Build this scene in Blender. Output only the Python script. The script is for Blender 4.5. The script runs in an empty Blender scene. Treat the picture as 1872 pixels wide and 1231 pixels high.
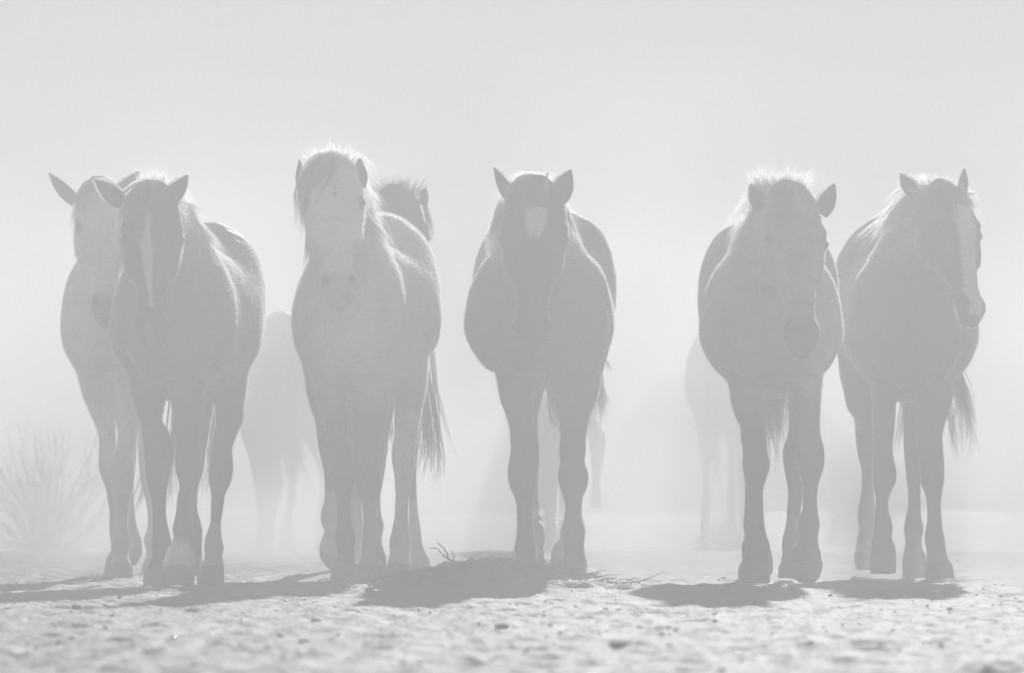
import bpy, math, random
import numpy as np

# ------------------------------------------------------------------ camera, sky, sun
H_CAM = 0.31
FPX = 11750.0          # focal length in pixels of a 1872 px wide frame
HORIZ = 925.0
D0 = 25.0
sc = bpy.context.scene
COL = sc.collection
cam_d = bpy.data.cameras.new('camera')
cam = bpy.data.objects.new('camera', cam_d)
COL.objects.link(cam)
cam_d.sensor_width = 36.0
cam_d.lens = 36.0 * FPX / 1872.0
cam_d.clip_start = 0.5
cam_d.clip_end = 3000.0
cam.location = (0, 0, H_CAM)
cam.rotation_euler = (math.pi / 2 + math.atan((HORIZ - 615.5) / FPX), 0, 0)
cam_d.dof.use_dof = True
cam_d.dof.focus_distance = 24.8
cam_d.dof.aperture_fstop = 8.0
sc.camera = cam

SUN_EL = math.radians(16.5)
SUN_AZ = math.radians(5.0)      # to the right of straight behind the herd
w = bpy.data.worlds.new('World')
sc.world = w
w.use_nodes = True
nt = w.node_tree
nt.nodes.clear()
sky = nt.nodes.new('ShaderNodeTexSky')
sky.sky_type = 'NISHITA'
sky.sun_disc = False
sky.sun_elevation = SUN_EL
sky.sun_rotation = SUN_AZ
sky.air_density = 1.0
sky.dust_density = 0.0
bw = nt.nodes.new('ShaderNodeRGBToBW')     # the photograph is black and white
bg = nt.nodes.new('ShaderNodeBackground')
bg.inputs['Strength'].default_value = 0.05
wo = nt.nodes.new('ShaderNodeOutputWorld')
nt.links.new(sky.outputs[0], bw.inputs[0])
nt.links.new(bw.outputs[0], bg.inputs['Color'])
nt.links.new(bg.outputs[0], wo.inputs['Surface'])

sun_d = bpy.data.lights.new('sun', 'SUN')
sun_d.energy = 5.0
sun_d.angle = math.radians(0.5)
sun_d.color = (1.0, 1.0, 1.0)
sun = bpy.data.objects.new('sun', sun_d)
COL.objects.link(sun)
# the lamp shines along its local -Z: sun stands at azimuth SUN_AZ right of +Y
from mathutils import Vector
sdir = Vector((math.sin(SUN_AZ) * math.cos(SUN_EL), math.cos(SUN_AZ) * math.cos(SUN_EL), math.sin(SUN_EL)))
sun.rotation_euler = sdir.to_track_quat('Z', 'Y').to_euler()
sun.location = (3, 60, 20)

sc.view_settings.view_transform = 'Standard'
sc.view_settings.look = 'None'
sc.view_settings.gamma = 1.0
sc.view_settings.use_curve_mapping = False
sc.view_settings.exposure = 0.38
sc.cycles.use_denoising = True
sc.cycles.max_bounces = 8
sc.cycles.diffuse_bounces = 3
sc.cycles.glossy_bounces = 2
sc.cycles.transmission_bounces = 3
sc.cycles.volume_bounces = 4
sc.cycles.transparent_max_bounces = 8
sc.cycles.sample_clamp_indirect = 4.0
sc.cycles.volume_step_rate = 4.0
sc.cycles.volume_max_steps = 128
sc.cycles.use_adaptive_sampling = True
sc.cycles.adaptive_threshold = 0.02

rng = np.random.default_rng(7)

# ------------------------------------------------------------------ helpers
def W(px, py, d):
    """point seen at photograph pixel (px, py) at distance d"""
    return np.array([(px - 936.0) / FPX * d, d, H_CAM + (HORIZ - py) / FPX * d])

def tag(o, label=None, cat=None, group=None, kind=None):
    if label: o['label'] = label
    if cat: o['category'] = cat
    if group: o['group'] = group
    if kind: o['kind'] = kind
    return o

def empty(name, loc):
    o = bpy.data.objects.new(name, None)
    COL.objects.link(o)
    o.location = loc
    o.empty_display_size = 0.2
    return o

def mesh_obj(name, V, F, mat, parent=None, smooth=True, attr=None, n=None):
    """V (n,3) array; F (m,k) array of equal sized faces, or list of such arrays"""
    me = bpy.data.meshes.new(name)
    Fs = F if isinstance(F, list) else [F]
    Fs = [np.asarray(f, dtype=np.int32) for f in Fs if len(f)]
    V = np.ascontiguousarray(V, dtype=np.float32)
    nl = sum(f.size for f in Fs)
    nf = sum(len(f) for f in Fs)
    me.vertices.add(len(V)); me.vertices.foreach_set('co', V.ravel())
    me.loops.add(nl); me.loops.foreach_set('vertex_index', np.concatenate([f.ravel() for f in Fs]))
    me.polygons.add(nf)
    starts = []; s = 0
    for f in Fs:
        starts.append(s + np.arange(len(f)) * f.shape[1]); s += f.size
    me.polygons.foreach_set('loop_start', np.concatenate(starts).astype(np.int32))
    me.polygons.foreach_set('use_smooth', np.full(nf, smooth))
    if attr is not None:
        a = me.attributes.new('tone', 'FLOAT', 'POINT')
        a.data.foreach_set('value', np.ascontiguousarray(attr, dtype=np.float32))
    me.update(calc_edges=True)
    me.validate()
    me.materials.append(mat)
    o = bpy.data.objects.new(name, me)
    COL.objects.link(o)
    if parent is not None: o.parent = parent
    return o

def fbm2(x, y, scale, octaves, seed, gain=0.5, lac=2.03):
    r = np.random.default_rng(seed)
    out = np.zeros(np.broadcast(x, y).shape); amp = 1.0; tot = 0
    for k in range(octaves):
        g = r.random((256, 256)) * 2 - 1
        u = x / scale * lac ** k + r.random() * 100; v = y / scale * lac ** k + r.random() * 100
        i = np.floor(u).astype(int); j = np.floor(v).astype(int)
        fu = u - i; fv = v - j
        fu = fu * fu * (3 - 2 * fu); fv = fv * fv * (3 - 2 * fv)
        a = g[i % 256, j % 256]; b = g[(i + 1) % 256, j % 256]
        c = g[i % 256, (j + 1) % 256]; d = g[(i + 1) % 256, (j + 1) % 256]
        out = out + amp * ((a * (1 - fu) + b * fu) * (1 - fv) + (c * (1 - fu) + d * fu) * fv)
        tot += amp; amp *= gain
    return out / tot

# ------------------------------------------------------------------ materials
def grey(v): return (v, v, v, 1.0)

def mat_base(name):
    m = bpy.data.materials.new(name); m.use_nodes = True
    n = m.node_tree.nodes; n.clear()
    return m, n, m.node_tree.links

def ground_mat():
    m, n, l = mat_base('sandy_ground')
    out = n.new('ShaderNodeOutputMaterial'); b = n.new('ShaderNodeBsdfPrincipled')
    g = n.new('ShaderNodeNewGeometry')
    n1 = n.new('ShaderNodeTexNoise'); n1.inputs['Scale'].default_value = 1.6; n1.inputs['Detail'].default_value = 6
    n2 = n.new('ShaderNodeTexNoise'); n2.inputs['Scale'].default_value = 22; n2.inputs['Detail'].default_value = 8
    mp = n.new('ShaderNodeMapping'); mp.inputs['Scale'].default_value = (1, .5, 1)
    l.new(g.outputs['Position'], mp.inputs[0])
    l.new(mp.outputs[0], n1.inputs['Vector']); l.new(mp.outputs[0], n2.inputs['Vector'])
    r1 = n.new('ShaderNodeValToRGB'); r1.color_ramp.elements[0].position = .3; r1.color_ramp.elements[1].position = .7
    r1.color_ramp.elements[0].color = grey(.10); r1.color_ramp.elements[1].color = grey(.175)
    r2 = n.new('ShaderNodeValToRGB'); r2.color_ramp.elements[0].position = .32; r2.color_ramp.elements[1].position = .6
    r2.color_ramp.elements[0].color = grey(.72); r2.color_ramp.elements[1].color = grey(1.0)
    mx = n.new('ShaderNodeMix'); mx.data_type = 'RGBA'; mx.blend_type = 'MULTIPLY'; mx.inputs['Factor'].default_value = .8
    l.new(n1.outputs[0], r1.inputs[0]); l.new(n2.outputs[0], r2.inputs[0])
    l.new(r1.outputs[0], mx.inputs['A']); l.new(r2.outputs[0], mx.inputs['B'])
    l.new(mx.outputs['Result'], b.inputs['Base Color'])
    b.inputs['Roughness'].default_value = .75
    b.inputs['Specular IOR Level'].default_value = .35
    bp = n.new('ShaderNodeBump'); bp.inputs['Strength'].default_value = .6; bp.inputs['Distance'].default_value = .012
    n3 = n.new('ShaderNodeTexNoise'); n3.inputs['Scale'].default_value = 60; n3.inputs['Detail'].default_value = 5
    l.new(mp.outputs[0], n3.inputs['Vector']); l.new(n3.outputs[0], bp.inputs['Height'])
    l.new(bp.outputs[0], b.inputs['Normal'])
    l.new(b.outputs[0], out.inputs[0])
    return m

def coat_mat():
    m, n, l = mat_base('horse_coat')
    out = n.new('ShaderNodeOutputMaterial'); b = n.new('ShaderNodeBsdfPrincipled')
    at = n.new('ShaderNodeAttribute'); at.attribute_name = 'tone'
    tc = n.new('ShaderNodeTexCoord')
    mp = n.new('ShaderNodeMapping'); mp.inputs['Scale'].default_value = (1, 1, .35)
    l.new(tc.outputs['Object'], mp.inputs[0])
    n1 = n.new('ShaderNodeTexNoise'); n1.inputs['Scale'].default_value = 9; n1.inputs['Detail'].default_value = 4
    n2 = n.new('ShaderNodeTexNoise'); n2.inputs['Scale'].default_value = 130; n2.inputs['Detail'].default_value = 4
    l.new(tc.outputs['Object'], n1.inputs['Vector']); l.new(mp.outputs[0], n2.inputs['Vector'])
    m1 = n.new('ShaderNodeMapRange'); m1.inputs['From Min'].default_value = .25; m1.inputs['From Max'].default_value = .75
    m1.inputs['To Min'].default_value = .85; m1.inputs['To Max'].default_value = 1.15
    m2 = n.new('ShaderNodeMapRange'); m2.inputs['From Min'].default_value = .3; m2.inputs['From Max'].default_value = .7
    m2.inputs['To Min'].default_value = .85; m2.inputs['To Max'].default_value = 1.15
    l.new(n1.outputs[0], m1.inputs[0]); l.new(n2.outputs[0], m2.inputs[0])
    a = n.new('ShaderNodeMath'); a.operation = 'MULTIPLY'; c = n.new('ShaderNodeMath'); c.operation = 'MULTIPLY'
    l.new(m1.outputs[0], a.inputs[0]); l.new(m2.outputs[0], a.inputs[1])
    l.new(a.outputs[0], c.inputs[0]); l.new(at.outputs['Fac'], c.inputs[1])
    l.new(c.outputs[0], b.inputs['Base Color'])
    b.inputs['Roughness'].default_value = .6
    b.inputs['Specular IOR Level'].default_value = .25
    b.inputs['Sheen Weight'].default_value = .35
    b.inputs['Sheen Roughness'].default_value = .3
    bp = n.new('ShaderNodeBump'); bp.inputs['Strength'].default_value = .15; bp.inputs['Distance'].default_value = .004
    l.new(n2.outputs[0], bp.inputs['Height']); l.new(bp.outputs[0], b.inputs['Normal'])
    l.new(b.outputs[0], out.inputs[0])
    return m

def hair_mat(name, refl, trans):
    m, n, l = mat_base(name)
    out = n.new('ShaderNodeOutputMaterial')
    d = n.new('ShaderNodeBsdfDiffuse'); d.inputs[0].default_value = grey(refl)
    t = n.new('ShaderNodeBsdfTranslucent'); t.inputs[0].default_value = grey(trans)
    ad = n.new('ShaderNodeAddShader')
    l.new(d.outputs[0], ad.inputs[0]); l.new(t.outputs[0], ad.inputs[1])
    l.new(ad.outputs[0], out.inputs[0])
    return m

def plain_mat(name, v, rough=.6, spec=.3, lo=.7, hi=1.2, scale=20):
    m, n, l = mat_base(name)
    out = n.new('ShaderNodeOutputMaterial'); b = n.new('ShaderNodeBsdfPrincipled')
    tc = n.new('ShaderNodeTexCoord')
    n1 = n.new('ShaderNodeTexNoise'); n1.inputs['Scale'].default_value = scale; n1.inputs['Detail'].default_value = 5
    l.new(tc.outputs['Object'], n1.inputs['Vector'])
    r = n.new('ShaderNodeValToRGB'); r.color_ramp.elements[0].position = .3; r.color_ramp.elements[1].position = .7
    r.color_ramp.elements[0].color = grey(v * lo); r.color_ramp.elements[1].color = grey(v * hi)
    l.new(n1.outputs[0], r.inputs[0]); l.new(r.outputs[0], b.inputs['Base Color'])
    b.inputs['Roughness'].default_value = rough; b.inputs['Specular IOR Level'].default_value = spec
    l.new(b.outputs[0], out.inputs[0])
    return m

M_GROUND = ground_mat()
M_COAT = coat_mat()
M_FUZZ_D = hair_mat('short_dark_coat_hair', .28, .62)  # hair over dark coats, colour lifted so outlines look rim-lit
M_FUZZ_L = hair_mat('short_pale_coat_hair', .38, .58)  # same lift on pale coats: edge brightness is put into the hair colour
M_HAIR_D = hair_mat('dark_mane_hair', .03, .30)
M_HAIR_L = hair_mat('pale_mane_hair', .12, .85)
M_TAIL = hair_mat('dark_tail_hair', .03, .12)
M_HOOF = plain_mat('hoof_horn', .12, .5, .4, .6, 1.3, 30)
M_EYE = plain_mat('dark_wet_eye', .02, .12, .6)
M_TWIG = plain_mat('dry_twig_bark', .10, .8, .2, .5, 1.4, 60)
M_STEM = plain_mat('dry_bush_stem', .10, .8, .2, .6, 1.4, 40)
M_STONE = plain_mat('pale_pebble', .30, .6, .4, .5, 1.4, 30)
M_QUARTZ = plain_mat('quartz_pebble', .5, .18, .8, .8, 1.2, 30)
M_HILL = plain_mat('dry_hillside', .22, .9, .1, .6, 1.4, .5)

# ------------------------------------------------------------------ air full of dust
def haze():
    m, n, l = mat_base('dusty_air')
    out = n.new('ShaderNodeOutputMaterial'); v = n.new('ShaderNodeVolumePrincipled')
    v.inputs['Color'].default_value = (.97, .97, .97, 1)
    v.inputs['Density'].default_value = HAZE_DENSITY
    v.inputs['Anisotropy'].default_value = HAZE_G
    l.new(v.outputs[0], out.inputs['Volume'])
    x0, x1, y0, y1, z0, z1 = -620, 620, -60, 1250, -3.2, HAZE_TOP
    V = [(x, y, z) for x in (x0, x1) for y in (y0, y1) for z in (z0, z1)]
    F = [(0, 1, 3, 2), (4, 6, 7, 5), (0, 4, 5, 1), (2, 3, 7, 6), (0, 2, 6, 4), (1, 5, 7, 3)]
    o = mesh_obj('haze', np.array(V, float), np.array(F), m, smooth=False)
    tag(o, kind='stuff')
HAZE_DENSITY = .036
HAZE_G = .10
HAZE_TOP = 3.2
haze()

def dust_cloud(name, label, x0, x1, y0, y1, z1, dens, soft, scale, seed, z0=-.9, g=.25):
    # drifting dust raised by the herd: a soft edged volume
    m, n, l = mat_base(name + '_air')
    out = n.new('ShaderNodeOutputMaterial'); v = n.new('ShaderNodeVolumePrincipled')
    v.inputs['Color'].default_value = (.95, .95, .95, 1)
    v.inputs['Anisotropy'].default_value = g
    tc = n.new('ShaderNodeTexCoord')
    sp = n.new('ShaderNodeSeparateXYZ'); l.new(tc.outputs['Generated'], sp.inputs[0])
    def edge(sock, a, b):
        r = n.new('ShaderNodeMapRange'); r.interpolation_type = 'SMOOTHSTEP'
        r.inputs['From Min'].default_value = a; r.inputs['From Max'].default_value = b
        r.inputs['To Min'].default_value = 0; r.inputs['To Max'].default_value = 1
        l.new(sock, r.inputs[0]); return r.outputs[0]
    fx = soft[0]; fy = soft[1]; fz = soft[2]
    e = [edge(sp.outputs[0], 0, fx), edge(sp.outputs[0], 1, 1 - fx), edge(sp.outputs[1], 0, fy), edge(sp.outputs[1], 1, 1 - fy), edge(sp.outputs[2], 1, 1 - fz)]
    nz = n.new('ShaderNodeTexNoise'); nz.inputs['Scale'].default_value = scale; nz.inputs['Detail'].default_value = 3
    mp = n.new('ShaderNodeMapping'); mp.inputs['Location'].default_value = (seed, seed * .7, 0); mp.inputs['Scale'].default_value = (1, .6, 1.4)
    l.new(tc.outputs['Object'], mp.inputs[0]); l.new(mp.outputs[0], nz.inputs['Vector'])
    e.append(edge(nz.outputs[0], .40, .60))
    cur = e[0]
    for q in e[1:]:
        mu = n.new('ShaderNodeMath'); mu.operation = 'MULTIPLY'; l.new(cur, mu.inputs[0]); l.new(q, mu.inputs[1]); cur = mu.outputs[0]
    mu = n.new('ShaderNodeMath'); mu.operation = 'MULTIPLY'; l.new(cur, mu.inputs[0]); mu.inputs[1].default_value = dens
    l.new(mu.outputs[0], v.inputs['Density'])
    l.new(v.outputs[0], out.inputs['Volume'])
    c = np.array([(x0 + x1) / 2, (y0 + y1) / 2, 0])
    V = np.array([(x, y, z) for x in (x0, x1) for y in (y0, y1) for z in (z0, z1)]) - c
    F = [(0, 1, 3, 2), (4, 6, 7, 5), (0, 4, 5, 1), (2, 3, 7, 6), (0, 2, 6, 4), (1, 5, 7, 3)]
    o = mesh_obj(name, V, np.array(F), m, smooth=False); o.location = c
    tag(o, label, None, None, 'stuff')
DUST = 1
if DUST:
    dust_cloud('dust_cloud', 'thick sunlit dust hanging in the air behind the front row of horses', -14, 14, 30.2, 47, 3.0, .115, (.06, .22, .45), .5, 3.0, g=.42)
    dust_cloud('dust_cloud', 'low veil of dust kicked up around the hooves on the right', 1.0, 3.3, 21.0, 29.8, .50, .38, (.35, .3, .95), .9, 5.0, z0=-.1, g=.3)
    dust_cloud('dust_cloud', 'bright low dust drifting over the ground between the lone horse and the roan', .0, 1.9, 24.3, 34, .80, .16, (.3, .3, .8), 1.1, 9.0, z0=-.1, g=.4)
    dust_cloud('dust_cloud', 'pale low dust between the left pairs of horses', -2.6, .1, 26.8, 34, .60, .30, (.3, .3, .8), 1.1, 14.0, z0=-.1, g=.4)

# ------------------------------------------------------------------ distance field body builder
class Field:
    def __init__(s, lo, hi, h):
        s.h = h; s.lo = np.array(lo, float)
        s.n = np.ceil((np.array(hi) - s.lo) / h).astype(int) + 1
        s.ax = [s.lo[i] + h * np.arange(s.n[i]) for i in range(3)]
        s.F = np.full(s.n, .3, np.float32)
    def sub(s, lo, hi, m):
        sl = []
        for i in range(3):
            a = int(np.clip(math.floor((lo[i] - m - s.lo[i]) / s.h), 0, s.n[i]))
            b = int(np.clip(math.ceil((hi[i] + m - s.lo[i]) / s.h) + 1, 0, s.n[i]))
            sl.append(slice(a, b))
        X, Y, Z = np.meshgrid(*[s.ax[i][sl[i]].astype(np.float32) for i in range(3)], indexing='ij', sparse=True)
        return tuple(sl), X, Y, Z
    def add(s, sl, d, k):
        A = s.F[sl]
        h = np.maximum(k - np.abs(A - d), 0) / k
        s.F[sl] = np.minimum(A, d) - h * h * k * .25
    def cut(s, sl, d, k):
        A = s.F[sl]; d = -d
        h = np.maximum(k - np.abs(A - d), 0) / k
        s.F[sl] = np.maximum(A, d) + h * h * k * .25
    def ell(s, c, r, R=None, k=.04, cut=False, m=None):
        c = np.array(c, float); r = np.array(r, float)
        mr = r.max()
        sl, X, Y, Z = s.sub(c - mr, c + mr, k + .05)
        x, y, z = X - c[0], Y - c[1], Z - c[2]
        if R is not None:
            x, y, z = (R[0][0] * x + R[0][1] * y + R[0][2] * z, R[1][0] * x + R[1][1] * y + R[1][2] * z, R[2][0] * x + R[2][1] * y + R[2][2] * z)
        k0 = np.sqrt((x / r[0]) ** 2 + (y / r[1]) ** 2 + (z / r[2]) ** 2)
        k1 = np.sqrt((x / r[0] ** 2) ** 2 + (y / r[1] ** 2) ** 2 + (z / r[2] ** 2) ** 2) + 1e-6
        d = (k0 * (k0 - 1) / k1).astype(np.float32)
        (s.cut if cut else s.add)(sl, d, k)
    def mesh(s):
        F = s.F; h = s.h
        F[0] = F[-1] = .3; F[:, 0] = F[:, -1] = .3; F[:, :, 0] = F[:, :, -1] = .3
        ins = F < 0
        nx, ny, nz = F.shape
        c = np.zeros((nx - 1, ny - 1, nz - 1), np.uint8)
        for a in (0, 1):
            for b in (0, 1):
                for d in (0, 1):
                    c += ins[a:nx - 1 + a, b:ny - 1 + b, d:nz - 1 + d]
        act = (c > 0) & (c < 8)
        I = np.argwhere(act)
        idx = -np.ones(act.shape, np.int32); idx[act] = np.arange(len(I))
        P = np.zeros((len(I), 3)); C = np.zeros(len(I))
        corners = [(a, b, d) for a in (0, 1) for b in (0, 1) for d in (0, 1)]
        vals = {q: F[I[:, 0] + q[0], I[:, 1] + q[1], I[:, 2] + q[2]] for q in corners}
        for q in corners:
            for ax in range(3):
                if q[ax] == 0:
                    p = list(q); p[ax] = 1; p = tuple(p)
                    va, vb = vals[q], vals[p]
                    cr = (va < 0) != (vb < 0)
                    t = np.where(cr, va / np.where(cr, va - vb, 1), 0)
                    e = np.array(q, float)[None] + 0 * P
                    e[:, ax] += t
                    P[cr] += e[cr]; C[cr] += 1
        P /= C[:, None]
        V = s.lo + h * (I + P)
        quads = []
        for ax in range(3):
            A = np.take(ins, range(0, F.shape[ax] - 1), ax); B = np.take(ins, range(1, F.shape[ax]), ax)
            e = np.argwhere(A != B)
            sgn = A[tuple(e.T)]
            u, v = (ax + 1) % 3, (ax + 2) % 3
            def cell(du, dv):
                q = e.copy(); q[:, u] -= du; q[:, v] -= dv
                return idx[q[:, 0], q[:, 1], q[:, 2]]
            a, b, c2, d = cell(0, 0), cell(1, 0), cell(1, 1), cell(0, 1)
            Q = np.stack([a, b, c2, d], 1)
            Q[~sgn] = Q[~sgn][:, ::-1]
            quads.append(Q)
        Q = np.concatenate(quads)
        # light smoothing that keeps the volume
        for lam in (.5, -.52):
            S = np.zeros_like(V); N = np.zeros(len(V))
            for k in range(4):
                np.add.at(S, Q[:, k], V[Q[:, (k + 1) % 4]]); np.add.at(N, Q[:, k], 1)
                np.add.at(S, Q[:, k], V[Q[:, (k - 1) % 4]]); np.add.at(N, Q[:, k], 1)
            V = V + lam * (S / N[:, None] - V)
        return V, Q

def vnormals(V, Q):
    a = V[Q[:, 2]] - V[Q[:, 0]]; b = V[Q[:, 3]] - V[Q[:, 1]]
    n = np.cross(a, b); N = np.zeros_like(V)
    for k in range(4): np.add.at(N, Q[:, k], n)
    return N / (np.linalg.norm(N, axis=1)[:, None] + 1e-12)

def crom(xs, Y, x):
    """smooth monotone-ish interpolation (Catmull-Rom with clamped ends) of rows Y at x"""
    xs = np.asarray(xs, float); Y = np.asarray(Y, float)
    if Y.ndim == 1: Y = Y[:, None]
    m = np.gradient(Y, xs, axis=0)
    # limit overshoot
    d = np.diff(Y, axis=0) / np.diff(xs)[:, None]
    for i in range(len(xs)):
        for s_ in ((i - 1), i):
            if 0 <= s_ < len(d):
                lim = 3 * np.abs(d[s_]); m[i] = np.clip(m[i], -lim, lim)
    x = np.clip(x, xs[0], xs[-1]); sh = x.shape; x = x.ravel()
    i = np.clip(np.searchsorted(xs, x) - 1, 0, len(xs) - 2)
    h = (xs[i + 1] - xs[i]); t = ((x - xs[i]) / h)[:, None]; h = h[:, None]
    r = (2 * t**3 - 3 * t**2 + 1) * Y[i] + (t**3 - 2 * t**2 + t) * h * m[i] + (-2 * t**3 + 3 * t**2) * Y[i + 1] + (t**3 - t**2) * h * m[i + 1]
    return r.reshape(sh + (Y.shape[1],))

# ------------------------------------------------------------------ hair
def ribbons(paths, widths, view_jit=.6):
    """paths (n,k,3), widths (n,k): flat tapering strands with random facing"""
    n, k, _ = paths.shape
    T = np.gradient(paths, axis=1); T /= np.linalg.norm(T, axis=2)[..., None] + 1e-9
    ref = np.stack([rng.normal(0, view_jit, n), -np.ones(n), rng.normal(0, view_jit, n)], 1)[:, None]
    S = np.cross(T, ref); S /= np.linalg.norm(S, axis=2)[..., None] + 1e-9
    L = paths - S * widths[..., None] * .5; R = paths + S * widths[..., None] * .5
    V = np.stack([L, R], 2).reshape(-1, 3)
    base = (np.arange(n) * k * 2)[:, None] + (np.arange(k - 1) * 2)[None]
    b = base.ravel()
    return V, np.stack([b, b + 1, b + 3, b + 2], 1)

def lock(P, n, r0, r1, width=.0022, k=8, frizz=.006, lenvar=.25, tight=.16, per=9):
    """strands that follow the control points P (m,3), spread r0 at the root and r1 at the tip"""
    P = np.asarray(P, float); m = len(P)
    t = np.linspace(0, 1, k)
    end = 1 - rng.random(n) * lenvar
    tt = t[None] * end[:, None]
    C = crom(np.linspace(0, 1, m), P, tt)
    nc = max(3, n // per); ci = rng.integers(0, nc, n)
    cc = rng.normal(0, 1, (nc, 3)); c2 = rng.normal(0, 1, (nc, 3))
    o0 = (cc[ci] * .8 + rng.normal(0, .45, (n, 3))) * r0 * .6
    o1 = (cc[ci] * .75 + c2[ci] * .6 + rng.normal(0, 1, (n, 3)) * tight) * r1
    end = end * (.75 + .25 * rng.random(nc))[ci]; tt = t[None] * end[:, None]; C = crom(np.linspace(0, 1, m), P, tt)
    C = C + o0[:, None] * (1 - tt[..., None]) + o1[:, None] * tt[..., None] ** 1.3
    ph = rng.random((n, 1, 3)) * 6.3; fr = rng.uniform(4, 9, (n, 1, 1))
    C = C + np.sin(ph + fr * tt[..., None]) * frizz * tt[..., None]
    wd = width * (1 - .8 * t[None] ** 2) * rng.uniform(.7, 1.3, (n, 1))
    return C, wd

def hair_obj(name, locks, mat, parent, origin, **kw):
    groups = {}
    Vs, Fs, off = [], [], 0
    for C, wd in locks:
        V, F = ribbons(C, wd)
        Vs.append(V); Fs.append(F + off); off += len(V)
    V = np.concatenate(Vs) - origin
    return mesh_obj(name, V, np.concatenate(Fs), mat, parent, **kw)
def ss(x, a, b):
    t = np.clip((x - a) / (b - a), 0, 1); return t * t * (3 - 2 * t)

FRONT = [(0, 0, .070), (.08, .01, .055), (.12, .03, .037), (.17, .045, .043), (.22, .04, .034), (.32, .03, .032), (.38, .02, .045),
         (.43, .012, .050), (.48, .02, .044), (.58, .03, .055), (.72, .06, .085), (.85, .09, .12), (1.0, .12, .15), (1.3, .16, .15)]
HIND = [(0, 0, .070), (.08, .01, .055), (.12, .03, .038), (.17, .05, .045), (.22, .055, .036), (.35, .075, .036), (.45, .09, .050),
        (.54, .11, .060), (.62, .08, .055), (.72, .02, .085), (.85, -.06, .14), (1.0, -.08, .19), (1.3, -.02, .20)]

HEADROWS = [  # s, half width, face side, throat side
    (-.06, .030, .010, .010), (.0, .066, .035, .060), (.06, .086, .050, .090), (.14, .095, .066, .120), (.24, .103, .076, .140),
    (.34, .106, .076, .155), (.44, .094, .068, .150), (.55, .073, .057, .105), (.66, .058, .050, .072), (.76, .050, .046, .058),
    (.84, .055, .048, .058), (.91, .056, .046, .058), (.97, .044, .036, .048), (1.02, .020, .014, .018)]

def loft_y(Fd, rows, k=.05, nexp=2.25):
    """rows: y, xc, half width, z top, z bottom, taper (narrowing upwards)"""
    rows = np.array(rows, float)
    lo = (( rows[:, 1] - rows[:, 2]).min(), rows[0, 0], rows[:, 4].min()); hi = ((rows[:, 1] + rows[:, 2]).max(), rows[-1, 0], rows[:, 3].max())
    sl, X, Y, Z = Fd.sub(lo, hi, k + .06)
    R = crom(rows[:, 0], rows[:, 1:], Y)
    xc, a, zt, zb, tp = [R[..., i] for i in range(5)]
    zc = (zt + zb) / 2; b = np.maximum((zt - zb) / 2, .01)
    zn = (Z - zc) / b
    aa = np.maximum(a * (1 - tp * 1.15 * np.clip(zn + .25, 0, 1.2)), .01)
    aa = aa * (1 - .30 * ss(-zn, .30, 1.0))
    r = (np.abs((X - xc) / aa) ** nexp + np.abs(zn) ** nexp) ** (1 / nexp)
    d = (r - 1) * np.minimum(aa, b)
    d = np.maximum(d, np.maximum(rows[0, 0] - Y, Y - rows[-1, 0]))
    Fd.add(sl, d.astype(np.float32), k)

def loft_z(Fd, rows, k=.03):
    rows = np.array(sorted(rows), float)
    lo = ((rows[:, 1] - rows[:, 3]).min(), (rows[:, 2] - rows[:, 4]).min(), rows[0, 0]); hi = ((rows[:, 1] + rows[:, 3]).max(), (rows[:, 2] + rows[:, 4]).max(), rows[-1, 0])
    sl, X, Y, Z = Fd.sub(lo, hi, k + .04)
    R = crom(rows[:, 0], rows[:, 1:], Z)
    xc, yc, rx, ry = [R[..., i] for i in range(4)]
    r = (np.abs((X - xc) / rx) ** 2.2 + np.abs((Y - yc) / ry) ** 2.2) ** (1 / 2.2)
    d = (r - 1) * np.minimum(rx, ry)
    d = np.maximum(d, np.maximum(rows[0, 0] - Z, Z - rows[-1, 0]))
    Fd.add(sl, d.astype(np.float32), k)

def ear_mesh(base, tip, wid, turn, thick=.007):
    """leaf shaped cup, thick walled; turn = where the opening looks (radians, 0 = at the camera)"""
    base = np.array(base); tip = np.array(tip)
    ax = tip - base; L = np.linalg.norm(ax); ax /= L
    f = np.array([math.sin(turn), -math.cos(turn), 0.]); f -= ax * (f @ ax); f /= np.linalg.norm(f)
    s = np.cross(ax, f)
    nt_, na = 16, 13
    V = []
    for side in (0, 1):
        for i in range(nt_):
            t = i / (nt_ - 1)
            ww = wid * .5 * (np.interp(t, [0, .12, .3, .5, .7, .85, .95, 1], [.74, .88, 1, .93, .68, .38, .15, .04]))
            bend = .10 * L * (t ** 2)
            for j in range(na):
                a = (j / (na - 1) * 2 - 1)
                cup = (1 - .55 * t) * ww * 1.1
                off = -(1 - a * a) * cup + (thick * (.5 if side else -.5)) * (1 if abs(a) < .99 else .3)
                V.append(base + ax * (t * L * 1.0 - .0) + s * (a * ww) + f * (off + cup * .45) + s * bend * 0)
    V = np.array(V); n = nt_ * na; F = []
    for side in (0, 1):
        for i in range(nt_ - 1):
            for j in range(na - 1):
                q = [side * n + i * na + j, side * n + i * na + j + 1, side * n + (i + 1) * na + j + 1, side * n + (i + 1) * na + j]
                F.append(q if side else q[::-1])
    for i in range(nt_ - 1):
        for j in (0, na - 1):
            q = [i * na + j, (i + 1) * na + j, n + (i + 1) * na + j, n + i * na + j]
            F.append(q if j == 0 else q[::-1])
    i = nt_ - 1
    for j in range(na - 1):
        F.append([i * na + j, i * na + j + 1, n + i * na + j + 1, n + i * na + j])
    return V, np.array(F)

HERD = 'wild horses walking towards the viewer'
FARHERD = 'hazy horses behind the front row'

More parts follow.
